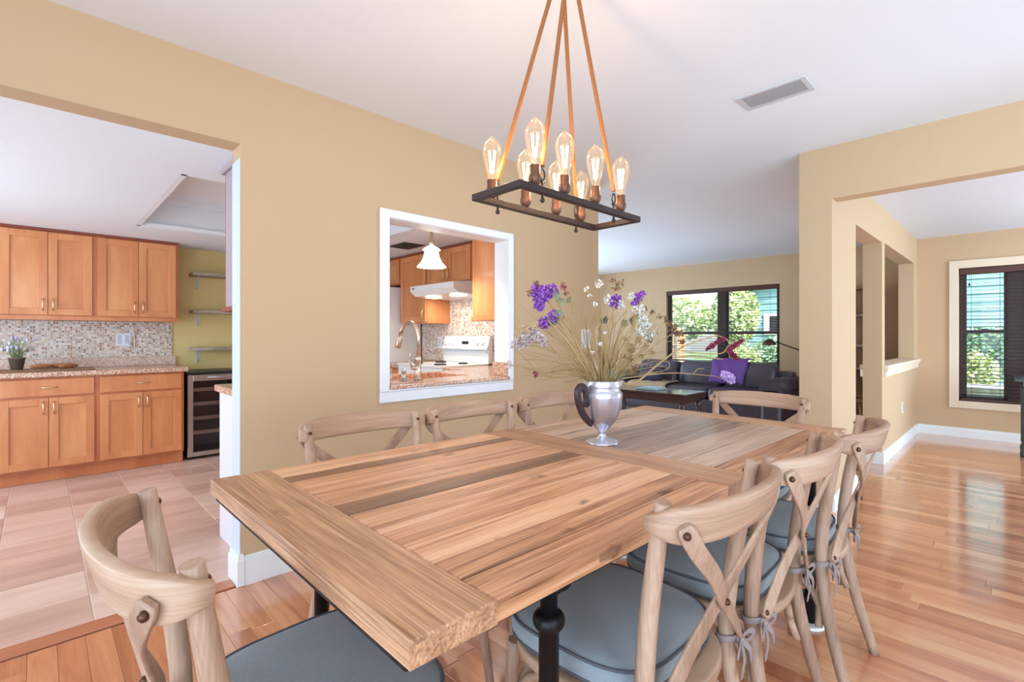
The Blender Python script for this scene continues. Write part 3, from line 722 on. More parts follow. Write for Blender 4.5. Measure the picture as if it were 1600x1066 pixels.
# wine cooler
def wine_cooler():
    x0, x1, y0 = 1.035, 1.52, 5.56
    t = thing('wine_cooler', 'stainless glass-door wine cooler at the end of the base cabinets', 'wine cooler', ((x0 + x1) / 2, 5.82, 0))
    b = MB(); b.box(x0, y0 + .04, .02, x0 + .02, 6.1, .83); b.box(x1 - .02, y0 + .04, .02, x1, 6.1, .83); b.box(x0 + .02, 6.08, .02, x1 - .02, 6.1, .83)
    b.box(x0 + .02, y0 + .04, .02, x1 - .02, 6.08, .05); b.box(x0 - .004, y0 + .02, .83, x1 + .004, 6.1, .852, c=.004)
    part('body', b, M['dark'], t)
    part('back_panel', bx(x0 + .02, 6.07, .05, x1 - .02, 6.079, .83), M['cooler'], t)
    d = MB(); f = .045
    d.box(x0, y0, .035, x0 + f, y0 + .035, .825, c=.003); d.box(x1 - f, y0, .035, x1, y0 + .035, .825, c=.003)
    d.box(x0 + f, y0, .035, x1 - f, y0 + .035, .075, c=.003); d.box(x0 + f, y0, .765, x1 - f, y0 + .035, .825, c=.003)
    dr = part('door', d, M['steel'], t)
    part('pane', bx(x0 + f - .003, y0 + .014, .07, x1 - f + .003, y0 + .018, .77), M['glassd'], dr)
    part('handle', MB().tube([(x0 + .17, y0 - .001, .80), (x0 + .17, y0 - .03, .80), (x1 - .06, y0 - .03, .80), (x1 - .06, y0 - .001, .80)], .009, 8), M['steel'], dr)
    for z in (.24, .38, .52, .66):
        s = MB(); s.box(x0 + .03, y0 + .05, z, x1 - .03, y0 + .065, z + .035)
        for k in range(8): s.box(x0 + .04 + k * .055, y0 + .065, z + .008, x0 + .048 + k * .055, 6.05, z + .008)
        part('shelf', s, M['steel'], t)
    for sx in (x0 + .04, x1 - .04):
        for sy in (y0 + .08, 6.04): part('foot', MB().lathe([(.018, 0), (.018, .02)], (sx, sy, 0), 10), M['dark'], t)
wine_cooler()
for k, (z, lab) in enumerate(((1.85, 'weathered wood shelf on the olive wall, topmost of three'), (1.46, 'weathered wood shelf on the olive wall, middle of three'), (1.07, 'weathered wood shelf on the olive wall, just above the wine cooler'))):
    t = thing('wall_shelf', lab, 'shelf', (1.7, 6.03, z), 'weathered shelves on the olive wall')
    mb = MB(); rnd = random.Random(k); xs = [1.15 + .1 * i for i in range(12)]
    poly = [(x, 5.93 + rnd.uniform(-.012, .012)) for x in xs] + [(x, 6.128) for x in reversed(xs)]
    mb.prism(poly, z - .014, z + .016); part('board', mb, M['shelfwood'], t)
    for x in (1.22, 2.0):
        br = MB(); br.box(x - .006, 6.12, z - .15, x + .006, 6.128, z - .015); br.box(x - .006, 5.97, z - .02, x + .006, 6.12, z - .015)
        br.tube([(x, 6.12, z - .14)] + [(x, 6.118 - .10 * math.sin(a * PI / 12), z - .02 - .115 * math.cos(a * PI / 12)) for a in range(0, 7)], .004, 6)
        part('bracket', br, M['greypl'], t)

# run of cabinets on the kitchen side of the dining wall, under the pass-through
M['lavpanel'] = plain('white_cabinet_end', rgb(226, 222, 226), .4)
t = thing('sink_cabinet', 'white-ended base cabinet run under the pass-through counter', 'cabinet', (2.0, 3.05, 0))
b = MB(); b.box(.80, 2.755, .1, 3.32, 3.33, .868); b.box(.80, 2.8, 0, 3.32, 3.27, .1)
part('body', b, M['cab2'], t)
part('end_panel', bx(.786, 2.75, 0, .80, 3.35, .868, c=.002), M['lavpanel'], t)
for k in range(5): shaker(t, 'door', 'y', 3.33, .82 + k * .5, .82 + k * .5 + .48, .125, .85, M['cab'], sgn=1)
t = thing('pass_through_counter', 'speckled peach granite counter running through the wall opening', 'worktop', (2.0, 3.0, .87))
g = MB(); g.box(.765, 2.75, .87, 2.0 - .34, 3.385, .91, c=.006); g.box(2.34, 2.75, .87, 3.325, 3.385, .91, c=.004); g.box(1.66, 2.75, .87, 2.34, 2.86, .91); g.box(1.66, 3.26, .87, 2.34, 3.385, .91)
g.box(1.498, 2.575, .887, 2.469, 2.76, .91, c=.005)
part('slab', g, M['granite'], t)
part('side_splash', bx(1.498, 2.60, .911, 1.516, 2.75, 1.01, c=.002), M['granite'], t)
part('side_splash', bx(2.45, 2.60, .911, 2.469, 2.75, 1.01, c=.002), M['granite'], t)
t = thing('kitchen_sink', 'steel sink set into the granite behind the tap', 'sink', (2.0, 3.06, .72))
s = MB(); s.box(1.65, 2.85, .70, 2.35, 3.27, .712); s.box(1.65, 2.85, .70, 1.66, 3.27, .869); s.box(2.34, 2.85, .70, 2.35, 3.27, .869); s.box(1.66, 2.85, .70, 2.34, 2.86, .869); s.box(1.66, 3.26, .70, 2.34, 3.27, .869)
part('basin', s, M['steel'], t)
# tap
fx, fy = 1.83, 2.80
t = thing('kitchen_tap', 'tall brushed nickel gooseneck tap standing on the pass-through counter', 'tap', (fx, fy, .911))
pt = MB(); pt.lathe([(.027, 0), (.027, .008), (.02, .014), (.019, .12), (.022, .125), (.022, .15), (.016, .16)], (fx, fy, .911), 16)
part('base', pt, M['nickel'], t)
dirx, diry = -.35, .94
pa = [(fx, fy, 1.06), (fx, fy, 1.20)]
for k in range(0, 11):
    a = PI * k / 10 * .93; pa.append((fx + dirx * .095 * (1 - math.cos(a)), fy + diry * .095 * (1 - math.cos(a)) * .6, 1.20 + .095 * math.sin(a)))
part('neck', MB().tube(pa, .0125, 12), M['nickel'], t)
e = Vector(pa[-1]); d = (Vector(pa[-1]) - Vector(pa[-2])).normalized()
part('spray_head', MB().tube([e - d * .005, e + d * .03, e + d * .08, e + d * .1], [.014, .017, .021, .019], 12), M['nickel'], t)
lv = MB().tube([(fx + dirx * .0, fy, .99), (fx - .03, fy + .0, .99), (fx - .05, fy, .995)], [.016, .015, .013], 10)
part('valve', lv, M['nickel'], t)
part('lever', MB().tube([(fx - .05, fy, 1.0), (fx - .06, fy + .01, 1.04), (fx - .045, fy + .03, 1.085)], [.006, .005, .004], 8), M['nickel'], t)
single('soap_dispenser', MB().lathe([(.022, 0), (.022, .006), (.015, .01), (.014, .055), (.017, .058), (.017, .07), (.006, .075)], (1.72, 2.80, .911), 14), M['steel'], 'short steel soap pump on the counter beside the tap', 'soap dispenser')
# wall cabinet on the kitchen side, seen edge on in the doorway, and another past the pass-through
t = thing('wall_cabinet', 'dark-edged wall cabinet seen end-on beyond the doorway jamb', 'cabinet', (1.1, 2.9, 1.36))
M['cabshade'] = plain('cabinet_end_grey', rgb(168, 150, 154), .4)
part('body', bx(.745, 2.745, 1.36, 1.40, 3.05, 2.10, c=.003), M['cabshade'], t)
part('door', bx(.748, 3.05, 1.375, 1.395, 3.07, 2.09, c=.003), M['cabdark'], t)
part('cornice', bx(.73, 2.745, 2.10, 1.41, 3.09, 2.127, c=.003), M['cabshade'], t)
part('light_rail', bx(.735, 2.745, 1.335, 1.41, 3.07, 1.36, c=.003), M['cabdark'], t)
t = thing('wall_cabinet', 'golden maple wall cabinet end beside the pass-through reveal', 'cabinet', (2.9, 2.9, 1.33))
part('body', bx(2.515, 2.745, 1.36, 3.32, 3.05, 2.125, c=.003), M['cab'], t)
part('door', bx(2.52, 3.05, 1.37, 3.31, 3.07, 2.12, c=.003), M['cab'], t)
part('light_rail', bx(2.507, 2.745, 1.325, 3.32, 3.075, 1.36, c=.003), M['cab2'], t)
# cabinets, range and fridge on the end wall
def xcab(y0, y1, z0, z1, label, doors, xf=3.02, handles=True):
    t = thing('wall_cabinet', label, 'cabinet', (3.2, (y0 + y1) / 2, z0), 'wall cabinets on the range wall')
    part('body', bx(xf, y0, z0, 3.325, y1, z1, c=.002), M['cab'], t)
    part('top_strip', bx(xf - .012, y0, z1 - .02, xf, y1, z1), M['cabdark'], t)
    w_ = (y1 - y0 - .02) / doors
    for k in range(doors):
        a = y0 + .01 + k * w_
        h = None
        if handles: h = ((a + .035 if (doors == 1 or k == 1) else a + w_ - .035), z0 + .10, 'v')
        shaker(t, 'door', 'x', xf, a + .003, a + w_ - .003, z0 + .012, z1 - .03, M['cab'], h)
    return t
xcab(3.68, 4.44, 1.74, 2.125, 'short maple cabinet over the range hood', 2)
xcab(4.44, 4.97, 1.345, 2.125, 'tall maple wall cabinet between hood and fridge', 1)
xcab(4.98, 5.78, 1.80, 2.125, 'short maple cabinet over the fridge', 2)
t = thing('range_hood', 'white range hood under the short cabinet', 'hood', (3.1, 4.06, 1.6))
hp = MB(); hp.prism([(2.80, 1.72), (2.80, 1.665), (2.86, 1.62), (3.32, 1.60), (3.32, 1.738), (2.98, 1.738)], 3.69, 4.43, axis='Y')
part('body', hp, M['appl'], t)
for y in (3.86, 4.28): part('hood_lamp', bx(2.93, y - .06, 1.602, 3.05, y + .06, 1.614), M['hoodlight'], t)
part('switch', bx(2.794, 4.36, 1.685, 2.80, 4.385, 1.70), M['dark'], t)
area('hood_light', (3.0, 4.06, 1.585), (0, 0, -1), .12, .5, 3, (1, .93, .82))
t = thing('range', 'white electric range with curved control panel against the mosaic', 'range', (3.0, 4.1, 0))
part('body', bx(2.68, 3.71, .0, 3.31, 4.47, .905, c=.006), M['appl'], t)
part('cooktop', bx(2.665, 3.705, .906, 3.25, 4.475, .925, c=.006), M['appl'], t)
part('oven_door', bx(2.65, 3.73, .18, 2.68, 4.45, .80, c=.006), M['appl'], t)
cp = MB(); cp.prism([(3.255, .925), (3.31, .925), (3.31, 1.205), (3.275, 1.205), (3.245, 1.10), (3.225, 1.07), (3.255, 1.055)], 3.71, 4.47, axis='Y')
part('control_panel', cp, M['appl'], t)
part('display', bx(3.245, 4.03, 1.12, 3.262, 4.13, 1.15), M['dark'], t)
part('vent_band', bx(3.238, 3.73, 1.03, 3.256, 4.45, 1.05), M['greypl'], t)
for y in (3.79, 3.87, 4.27, 4.34, 4.41):
    part('knob', MB().lathe([(.022, 0), (.020, -.018), (.006, -.019), (.005, -.026)], (3.252, y, 1.125), 12, axis='X'), M['appl'], t)
for (x, y, r_) in ((2.8, 3.9, .09), (2.8, 4.28, .07), (3.08, 3.9, .07), (3.08, 4.28, .09)):
    part('burner', MB().tube([(x + math.cos(a * PI / 8) * r_ * .6, y + math.sin(a * PI / 8) * r_ * .6, .931) for a in range(16)], .007, 6, closed=True), M['dark'], t)
t = thing('fridge', 'plain white fridge beside the mosaic wall', 'fridge', (2.95, 5.4, 0))
part('body', bx(2.66, 5.0, .02, 3.31, 5.76, 1.77, c=.012), M['appl'], t)
part('door', bx(2.60, 5.005, .62, 2.655, 5.755, 1.765, c=.012), M['appl'], t)
part('drawer', bx(2.60, 5.005, .05, 2.655, 5.755, .61, c=.012), M['appl'], t)
part('handle', MB().tube([(2.60, 5.06, .75), (2.56, 5.06, .78), (2.56, 5.06, 1.3), (2.60, 5.06, 1.33)], .01, 8), M['appl'], t)
t = thing('base_cabinet', 'maple base cabinet between range and fridge', 'cabinet', (3.0, 4.73, 0))
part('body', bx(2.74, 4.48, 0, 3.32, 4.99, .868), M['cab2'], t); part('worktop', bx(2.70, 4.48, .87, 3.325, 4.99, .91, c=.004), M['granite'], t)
shaker(t, 'door', 'x', 2.74, 4.5, 4.97, .12, .68, M['cab']); shaker(t, 'drawer', 'x', 2.74, 4.5, 4.97, .70, .85, M['cab'], slab=True)
t = thing('base_cabinet', 'maple corner cabinet between range and sink run', 'cabinet', (3.0, 3.53, 0))
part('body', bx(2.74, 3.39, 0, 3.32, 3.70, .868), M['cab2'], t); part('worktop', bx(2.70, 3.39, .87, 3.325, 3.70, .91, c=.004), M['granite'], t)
struct('wall_backsplash_side', bx(3.318, 2.745, .93, 3.33, 4.99, 1.62), M['mosy'])
# pendant over the sink
t = thing('pendant_lamp', 'white bell glass pendant lamp over the pass-through counter', 'lamp', (2.18, 3.15, 1.735))
part('lamp_shade', MB().lathe([(.112, 0), (.108, .006), (.082, .035), (.062, .075), (.054, .115), (.052, .125), (.07, .13), (.062, .14), (.03, .16), (.022, .165), (.02, .16), (.045, .125), (.075, .04), (.106, .004)], (2.18, 3.15, 1.735), 24, cap=False), M['shade'], t)
part('stem', MB().lathe([(.02, .16), (.024, .20), (.013, .215), (.011, .30), (.008, .33), (.006, .36), (.05, .38), (.05, .394)], (2.18, 3.15, 1.735), 14), M['nickel'], t)
pl_ = bpy.data.lights.new('pendant_bulb', 'POINT'); pl_.energy = 20; pl_.color = (1, .9, .75); pl_.shadow_soft_size = .04
po = bpy.data.objects.new('pendant_bulb', pl_); C.objects.link(po); po.location = (2.18, 3.15, 1.80)
# ceiling vents
def vent(name, label, x0, y0, x1, y1, z, along, mat, dk):
    t = thing(name, label, 'vent', ((x0 + x1) / 2, (y0 + y1) / 2, z))
    e = .028; fr = MB()
    fr.box(x0, y0, z - .008, x1, y0 + e, z - .0005, c=.002); fr.box(x0, y1 - e, z - .008, x1, y1, z - .0005, c=.002)
    fr.box(x0, y0 + e, z - .008, x0 + e, y1 - e, z - .0005, c=.002); fr.box(x1 - e, y0 + e, z - .008, x1, y1 - e, z - .0005, c=.002)
    part('frame', fr, mat, t); part('backing', bx(x0 + e, y0 + e, z - .002, x1 - e, y1 - e, z - .0005), dk, t)
    n = 5 if along == 'y' else 6
    for k in range(n):
        if along == 'y':
            a = x0 + e + .006 + (x1 - x0 - 2 * e - .012) * (k + .5) / n; w_ = (x1 - x0 - 2 * e) / n * .30
            s = MB().add([(a - w_, y0 + e, z - .004), (a + w_, y0 + e, z - .010), (a + w_, y1 - e, z - .010), (a - w_, y1 - e, z - .004),
                          (a - w_, y0 + e, z - .003), (a + w_, y0 + e, z - .009), (a + w_, y1 - e, z - .009), (a - w_, y1 - e, z - .003)],
                         [(0, 1, 2, 3), (4, 5, 6, 7), (0, 1, 5, 4), (1, 2, 6, 5), (2, 3, 7, 6), (3, 0, 4, 7)])
        else:
            a = y0 + e + (y1 - y0 - 2 * e) * (k + .5) / n; w_ = (y1 - y0 - 2 * e) / n * .30
            s = bx(x0 + e, a - w_, z - .008, x1 - e, a + w_, z - .004)
        part('louvre', s, M['ventl'] if mat is M['ventm'] else mat, t)
vent('ceiling_vent', 'white louvred vent in the dining room ceiling', 2.735, .742, 2.928, 1.083, 2.5, 'y', M['ventm'], M['ventd'])
vent('ceiling_vent', 'grey louvred vent in the kitchen ceiling near the range cabinets', 2.585, 4.2, 2.83, 4.52, 2.13, 'x', M['ventd'], M['dark'])

# ---------------------------------------------------------------- living room
def sofa():
    t = thing('leather_sofa', 'long dark leather sofa under the living room window', 'sofa', (7.4, 3.5, 0))
    y0, y1, x0, x1 = 2.12, 4.85, 6.85, 7.85
    b = MB(); b.box(x0 + .05, y0 + .02, .06, x1, y1 - .02, .30, c=.03); b.box(x1 - .22, y0 + .1, .30, x1, y1 - .1, .70, c=.05)
    part('base', b, M['leather'], t)
    for (a, c_) in ((y0, y0 + .27), (y1 - .27, y1)):
        m = MB(); m.box(x0, a, .05, x1 - .02, c_, .54, c=.05); m.tube([(x0 + .0, (a + c_) / 2, .50), (x1 - .05, (a + c_) / 2, .50)], .145, 16)
        part('armrest', m, M['leather'], t)
    w_ = (y1 - y0 - .54) / 3
    for k in range(3):
        a = y0 + .27 + k * w_
        part('seat_cushion', bx(x0 + .03, a + .005, .30, x1 - .25, a + w_ - .005, .46, c=.05), M['leather'], t)
        m = bx(-.13, a + .005, -.22, .13, a + w_ - .005, .20, c=.09)
        for i, v in enumerate(m.v):
            xx = v[0] * 1.0 - v[2] * -.18; m.v[i] = (x1 - .30 + v[0] + (v[2]) * .28, v[1], .62 + v[2] * .95 + .012 * math.sin(v[1] * 9))
        m.smooth = [True] * len(m.smooth)
        part('back_cushion', m, M['leather'], t)
    for (sx, sy) in ((x0 + .1, y0 + .1), (x0 + .1, y1 - .1), (x1 - .1, y0 + .1), (x1 - .1, y1 - .1)):
        part('foot', MB().lathe([(.02, 0), (.032, .06)], (sx, sy, 0), 10), M['darkwood'], t)
sofa()
def drape(path_xz, y0, y1, mat, name, label, cat, thick=.012, seed=1, stripes=None):
    """a cloth laid over a profile in the x-z plane"""
    rnd = random.Random(seed); n = 16; mb = MB(); rows = []
    for j in range(n + 1):
        y = y0 + (y1 - y0) * j / n
        for top in (0, 1):
            pass
        rows.append([(x + .010 * math.sin(j * 1.1 + i), y + .012 * math.sin(i * 1.7 + j * .3), z + .008 * math.sin(j * 1.3 + i * .8)) for i, (x, z) in enumerate(path_xz)])
    m = len(path_xz); vs = [p for r in rows for p in r] + [(p[0] - thick * .6, p[1], p[2] + thick) for r in rows for p in r]; N = (n + 1) * m
    fs = []
    for j in range(n):
        for i in range(m - 1):
            a = j * m + i; fs.append((a, a + 1, a + m + 1, a + m)); fs.append((N + a, N + a + m, N + a + m + 1, N + a + 1))
    for j in range(n):
        for i in (0, m - 1):
            a = j * m + i; fs.append((a, a + m, N + a + m, N + a))
    for i in range(m - 1):
        for j in (0, n): a = j * m + i; fs.append((a, a + 1, N + a + 1, N + a))
    mb.add(vs, fs, True)
    return single(name, mb, mat, label, cat)
drape([(7.74, .845), (7.62, .86), (7.50, .835), (7.455, .74), (7.40, .62), (7.37, .50)], 2.78, 3.30, M['purple'], 'throw_blanket', 'purple throw hanging over the sofa back beside the mullion', 'blanket')
drape([(7.30, .485), (7.15, .48), (7.0, .48), (6.88, .47), (6.83, .40)], 3.75, 4.42, M['throw'], 'throw_blanket', 'tan striped throw spread on the sofa seat', 'blanket', seed=3)
for k, yy in enumerate((3.82, 3.87, 3.95)):
    pass
pw = bx(-.07, -.24, -.12, .07, .24, .12, c=.06); pw.smooth = [True] * len(pw.smooth)
for i, v in enumerate(pw.v): pw.v[i] = (7.16 + v[0] + v[2] * .4, 4.15 + v[1] * .85, .60 + v[2])
single('throw_pillow', pw, M['pillow'], 'small navy pillow with pale diamond pattern on the sofa', 'pillow')
dm = MB()
def side_table():
    x0, x1, y0, y1 = 5.17, 5.70, 2.58, 3.75
    t = thing('console_table', 'dark polished wood table with moulded edge in front of the sofa', 'table', ((x0 + x1) / 2, (y0 + y1) / 2, 0))
    m = MB(); m.box(x0, y0, .525, x1, y1, .55, c=.006); part('top', m, M['darkwood'], t)
    m = MB(); m.box(x0 + .015, y0 + .015, .505, x1 - .015, y1 - .015, .525, c=.006); m.box(x0 + .04, y0 + .04, .44, x1 - .04, y1 - .04, .505)
    part('apron', m, M['darkwood'], t)
    for sx in (x0 + .07, x1 - .07):
        for sy in (y0 + .07, y1 - .07):
            part('leg', MB().lathe([(.018, 0), (.03, .03), (.018, .06), (.022, .2), (.034, .3), (.022, .36), (.036, .39), (.03, .44)], (sx, sy, 0), 14), M['darkwood'], t)
side_table()
cl = MB(); cl.box(5.30, 3.02, .551, 5.58, 3.30, .566, c=.006); cl.box(5.315, 3.03, .567, 5.56, 3.285, .578, c=.005)
single('folded_cloth', cl, M['paleblue'], 'pale blue cloth folded on the dark wooden table', 'cloth')
def floor_lamp():
    b = (7.98, 2.215, 0); t = thing('floor_lamp', 'slim black floor lamp with bent arm beside the sofa', 'lamp', b)
    part('base', MB().lathe([(.13, 0), (.13, .015), (.02, .025), (.012, .05)], b, 20), M['iron'], t)
    part('pole', MB().tube([(b[0], b[1], .03), (b[0], b[1], .98), (b[0], b[1] + .02, 1.0), (b[0] - .02, b[1] + .33, 1.12)], .009, 8), M['iron'], t)
    hc = (b[0] - .03, b[1] + .42, 1.11)
    part('lamp_shade', MB().lathe([(.095, -.04), (.088, -.005), (.06, .03), (.02, .05), (.015, .05), (.055, .022), (.083, -.01)], hc, 18), M['bolt'], t)
floor_lamp()
t = thing('bookcase', 'brown wooden bookcase against the far wall beyond the partition', 'bookcase', (8.33, 1.75, 0))
m = MB(); m.box(8.18, 1.40, 0, 8.48, 1.43, 1.88); m.box(8.18, 2.12, 0, 8.48, 2.15, 1.88); m.box(8.46, 1.43, 0, 8.48, 2.12, 1.88); m.box(8.17, 1.39, 1.86, 8.48, 2.16, 1.90)
part('body', m, M['bookwood'], t)
for z in (.06, .36, .74, 1.06, 1.48): part('shelf', bx(8.19, 1.43, z, 8.46, 2.12, z + .025), M['chairZ'], t)
t = thing('wooden_stool', 'small wooden stool with splayed legs near the bookcase', 'stool', (7.2, 1.42, 0))
part('seat', MB().lathe([(.15, .40), (.16, .415), (.15, .43)], (7.2, 1.42, 0), 20), M['bookwood'], t)
for k in range(4):
    a = PI / 4 + k * PI / 2; part('leg', MB().tube([(7.2 + .1 * math.cos(a), 1.42 + .1 * math.sin(a), .405), (7.2 + .17 * math.cos(a), 1.42 + .17 * math.sin(a), 0)], [.014, .011], 8), M['chairZ'], t)

# dark table at the edge of the side room
t = thing('side_table', 'dark green-black table with turned leg by the side room window', 'table', (7.4, -.45, 0))
M['greenblk'] = plain('dark_green_paint', rgb(58, 64, 62), .4)
part('top', bx(6.98, -.95, .75, 7.62, .04, .78, c=.006), M['greenblk'], t)
part('apron', bx(7.04, -.90, .70, 7.56, -.02, .75), M['greenblk'], t)
for (sx, sy) in ((7.06, -.03), (7.53, -.03), (7.06, -.88), (7.53, -.88)):
    part('leg', MB().lathe([(.028, 0), (.034, .02), (.03, .05), (.018, .06), (.028, .10), (.02, .14), (.026, .2), (.026, .6), (.034, .62), (.026, .65), (.03, .70)], (sx, sy, 0), 14), M['greenblk'], t)

# ---------------------------------------------------------------- dining table (corners as surveyed: the old top is not quite square)
TL, TR_, BL, BR = Vector((.363, 1.647)), Vector((2.658, 1.580)), Vector((.366, .585)), Vector((2.650, .552))
ZT = .78; TH = .039
def tp(x, t):
    """table coordinates: X metres along (.365 .. 2.652), T 0 at the near edge, 1 at the wall side"""
    s = (x - .365) / 2.287; a = BL.lerp(BR, s); b = TL.lerp(TR_, s); return a.lerp(b, t)
def tboard(x0, x1, t0, t1, z0, z1, c=.002, wob=0, seed=0):
    rnd = random.Random(seed); mb = MB()
    n = 6; top = []
    A = [tp(x0 + (x1 - x0) * i / n, t0) for i in range(n + 1)]; B = [tp(x0 + (x1 - x0) * i / n, t1) for i in range(n + 1)]
    ring = A + B[::-1]; N = len(ring); ctr = sum((Vector(p) for p in ring), Vector((0, 0))) / N
    def ins(p, d):
        v = (ctr - p); sx = (1 if v.x > 0 else -1) * min(abs(v.x), d); sy = (1 if v.y > 0 else -1) * min(abs(v.y), d)
        return Vector((p.x + (sx if p in (A[0], B[0], A[-1], B[-1]) else 0), p.y + sy))
    lo = [Vector((p.x, p.y + (rnd.uniform(-wob, wob)))) for p in ring]
    vs = [(p.x, p.y, z0) for p in lo] + [(p.x, p.y, z1 - c) for p in lo] + [(ins(p, c).x, ins(p, c).y, z1) for p in ring]
    fs = [tuple(reversed(range(N)))] + [(k, (k + 1) % N, N + (k + 1) % N, N + k) for k in range(N)] + [(N + k, N + (k + 1) % N, 2 * N + (k + 1) % N, 2 * N + k) for k in range(N)]
    fs += [(2 * N + i, 2 * N + i + 1, 2 * N + N - 2 - i, 2 * N + N - 1 - i) for i in range(n)]
    return mb.add(vs, fs)
table = thing('dining_table', 'long dining table of reclaimed pine planks on black pipe legs', 'table', (1.51, 1.09, 0))
ys = [.575, .665, .752, .85, .995, 1.095, 1.185, 1.29, 1.46, 1.52, 1.64]; tl = [(y - .575) / 1.065 for y in ys]
yr = [.56, .68, .79, .92, 1.02, 1.11, 1.28, 1.42, 1.52, 1.60]; tr = [(y - .56) / 1.04 for y in yr]
k = 0
rt = random.Random(5)
for ts, xa, xb in ((tl, .527, 1.398), (tr, 1.562, 2.492)):
    for a, b in zip(ts[:-1], ts[1:]):
        k += 1
        part('plank', tboard(xa, xb, a + .0012 if a > 0 else 0, b - .0012 if b < 1 else 1, ZT - TH, ZT - rt.choice((0, .0008, .0016)), .0024, .0008, k), (M['tableG'] if k > 11 else M['tableD'] if k in (6, 9) else M['table']), table)
part('end_board', tboard(.365, .5255, -.004, 1.004, ZT - TH, ZT, .003, .001, 90), M['tableY'], table)
part('end_board', tboard(2.494, 2.652, -.004, 1.004, ZT - TH, ZT, .003, .001, 91), M['tableY'], table)
part('cross_board', tboard(1.3995, 1.5605, 0, 1, ZT - TH, ZT + .0004, .002, .001, 92), M['tableY'], table)
part('patch', tboard(.80, .855, -.0012, .012, ZT - .028, ZT - .012, .001, 0, 93), M['tableD'], table)
fr = MB()
for (x0, x1, t0, t1) in ((.374, .40, .02, .98), (2.617, 2.643, .02, .98), (.40, 2.617, .02, .045), (.40, 2.617, .955, .98)):
    m = tboard(x0, x1, t0, t1, ZT - TH - .018, ZT - TH - .0005, .001); fr.add(m.v, m.f)
part('under_frame', fr, M['iron'], table)
LEGS = ((.735, .655), (2.31, .605), (.605, 1.44), (2.31, 1.52))
for (x, y) in LEGS:
    lp = MB().lathe([(.0175, .645), (.0175, .69), (.024, .692), (.024, .706), (.045, .709), (.045, .7135)], (x, y, 0), 20)
    part('flange', lp, M['iron'], table)
    part('leg', MB().lathe([(.0205, .135), (.0205, .615), (.027, .619), (.0315, .626), (.033, .634), (.0315, .642), (.027, .648), (.018, .650)], (x, y, 0), 20), M['iron'], table)
    cs = MB(); cs.lathe([(.03, .115), (.036, .118), (.036, .135), (.024, .138)], (x, y, 0), 16); cs.box(x - .028, y - .022, .055, x - .020, y + .022, .118, c=.002); cs.box(x + .020, y - .022, .055, x + .028, y + .022, .118, c=.002)
    cs.lathe([(.012, -.017), (.034, -.016), (.036, 0), (.034, .016), (.012, .017)], (x, y, .048), 18, axis='X')
    part('caster', cs, M['iron'], table)
    cup = MB().lathe([(.050, 0), (.052, .004), (.046, .012), (.040, .011), (.030, .009)], (x, y, 0), 22)
    single('caster_cup', cup, M['appl'], {(.735, .655): 'white floor cup under the table caster facing the camera', (2.31, .605): 'white floor cup under the table caster near the side room',
            (.605, 1.44): 'white floor cup under the table caster by the doorway', (2.31, 1.52): 'white floor cup under the table caster by the dining wall'}[(x, y)], 'caster cup', 'white caster cups under the table')
sb = MB()
for (a, b) in ((0, 2), (1, 3)):
    (xa, ya), (xb, yb) = LEGS[a], LEGS[b]; sb.tube([(xa, ya, .22), (xb, yb, .22)], .014, 10); sb.tube([(xa, ya, .69), (xb, yb, .69)], .018, 10)
sb.tube([(.70, 1.09, .69), (2.31, 1.06, .69)], .018, 10)
for (x, y) in LEGS: sb.lathe([(.03, .20), (.03, .24)], (x, y, 0), 14)
part('brace', sb, M['iron'], table)

# ---------------------------------------------------------------- chairs
def smoothpath(pts, n=4):
    P = [Vector(p) for p in pts]; out = []
    for i in range(len(P) - 1):
        p0 = P[max(i - 1, 0)]; p1 = P[i]; p2 = P[i + 1]; p3 = P[min(i + 2, len(P) - 1)]
        for k in range(n):
            t = k / n; out.append(.5 * ((2 * p1) + (-p0 + p2) * t + (2 * p0 - 5 * p1 + 4 * p2 - p3) * t * t + (-p0 + 3 * p1 - 3 * p2 + p3) * t ** 3))
    out.append(P[-1]); return out
def superel(a, b, e, n, cx=0, cy=0, taper=0):
    o = []
    for k in range(n):
        t = 2 * PI * k / n; c, s = math.cos(t), math.sin(t)
        x = a * (abs(c) ** (2 / e)) * (1 if c > 0 else -1); y = b * (abs(s) ** (2 / e)) * (1 if s > 0 else -1)
        o.append((cx + x * (1 + taper * y / b), cy + y))
    return o
RR = [(-1, -.7), (-.93, -.93), (-.7, -1), (.7, -1), (.93, -.93), (1, -.7), (1, .7), (.93, .93), (.7, 1), (-.7, 1), (-.93, .93), (-1, .7)]
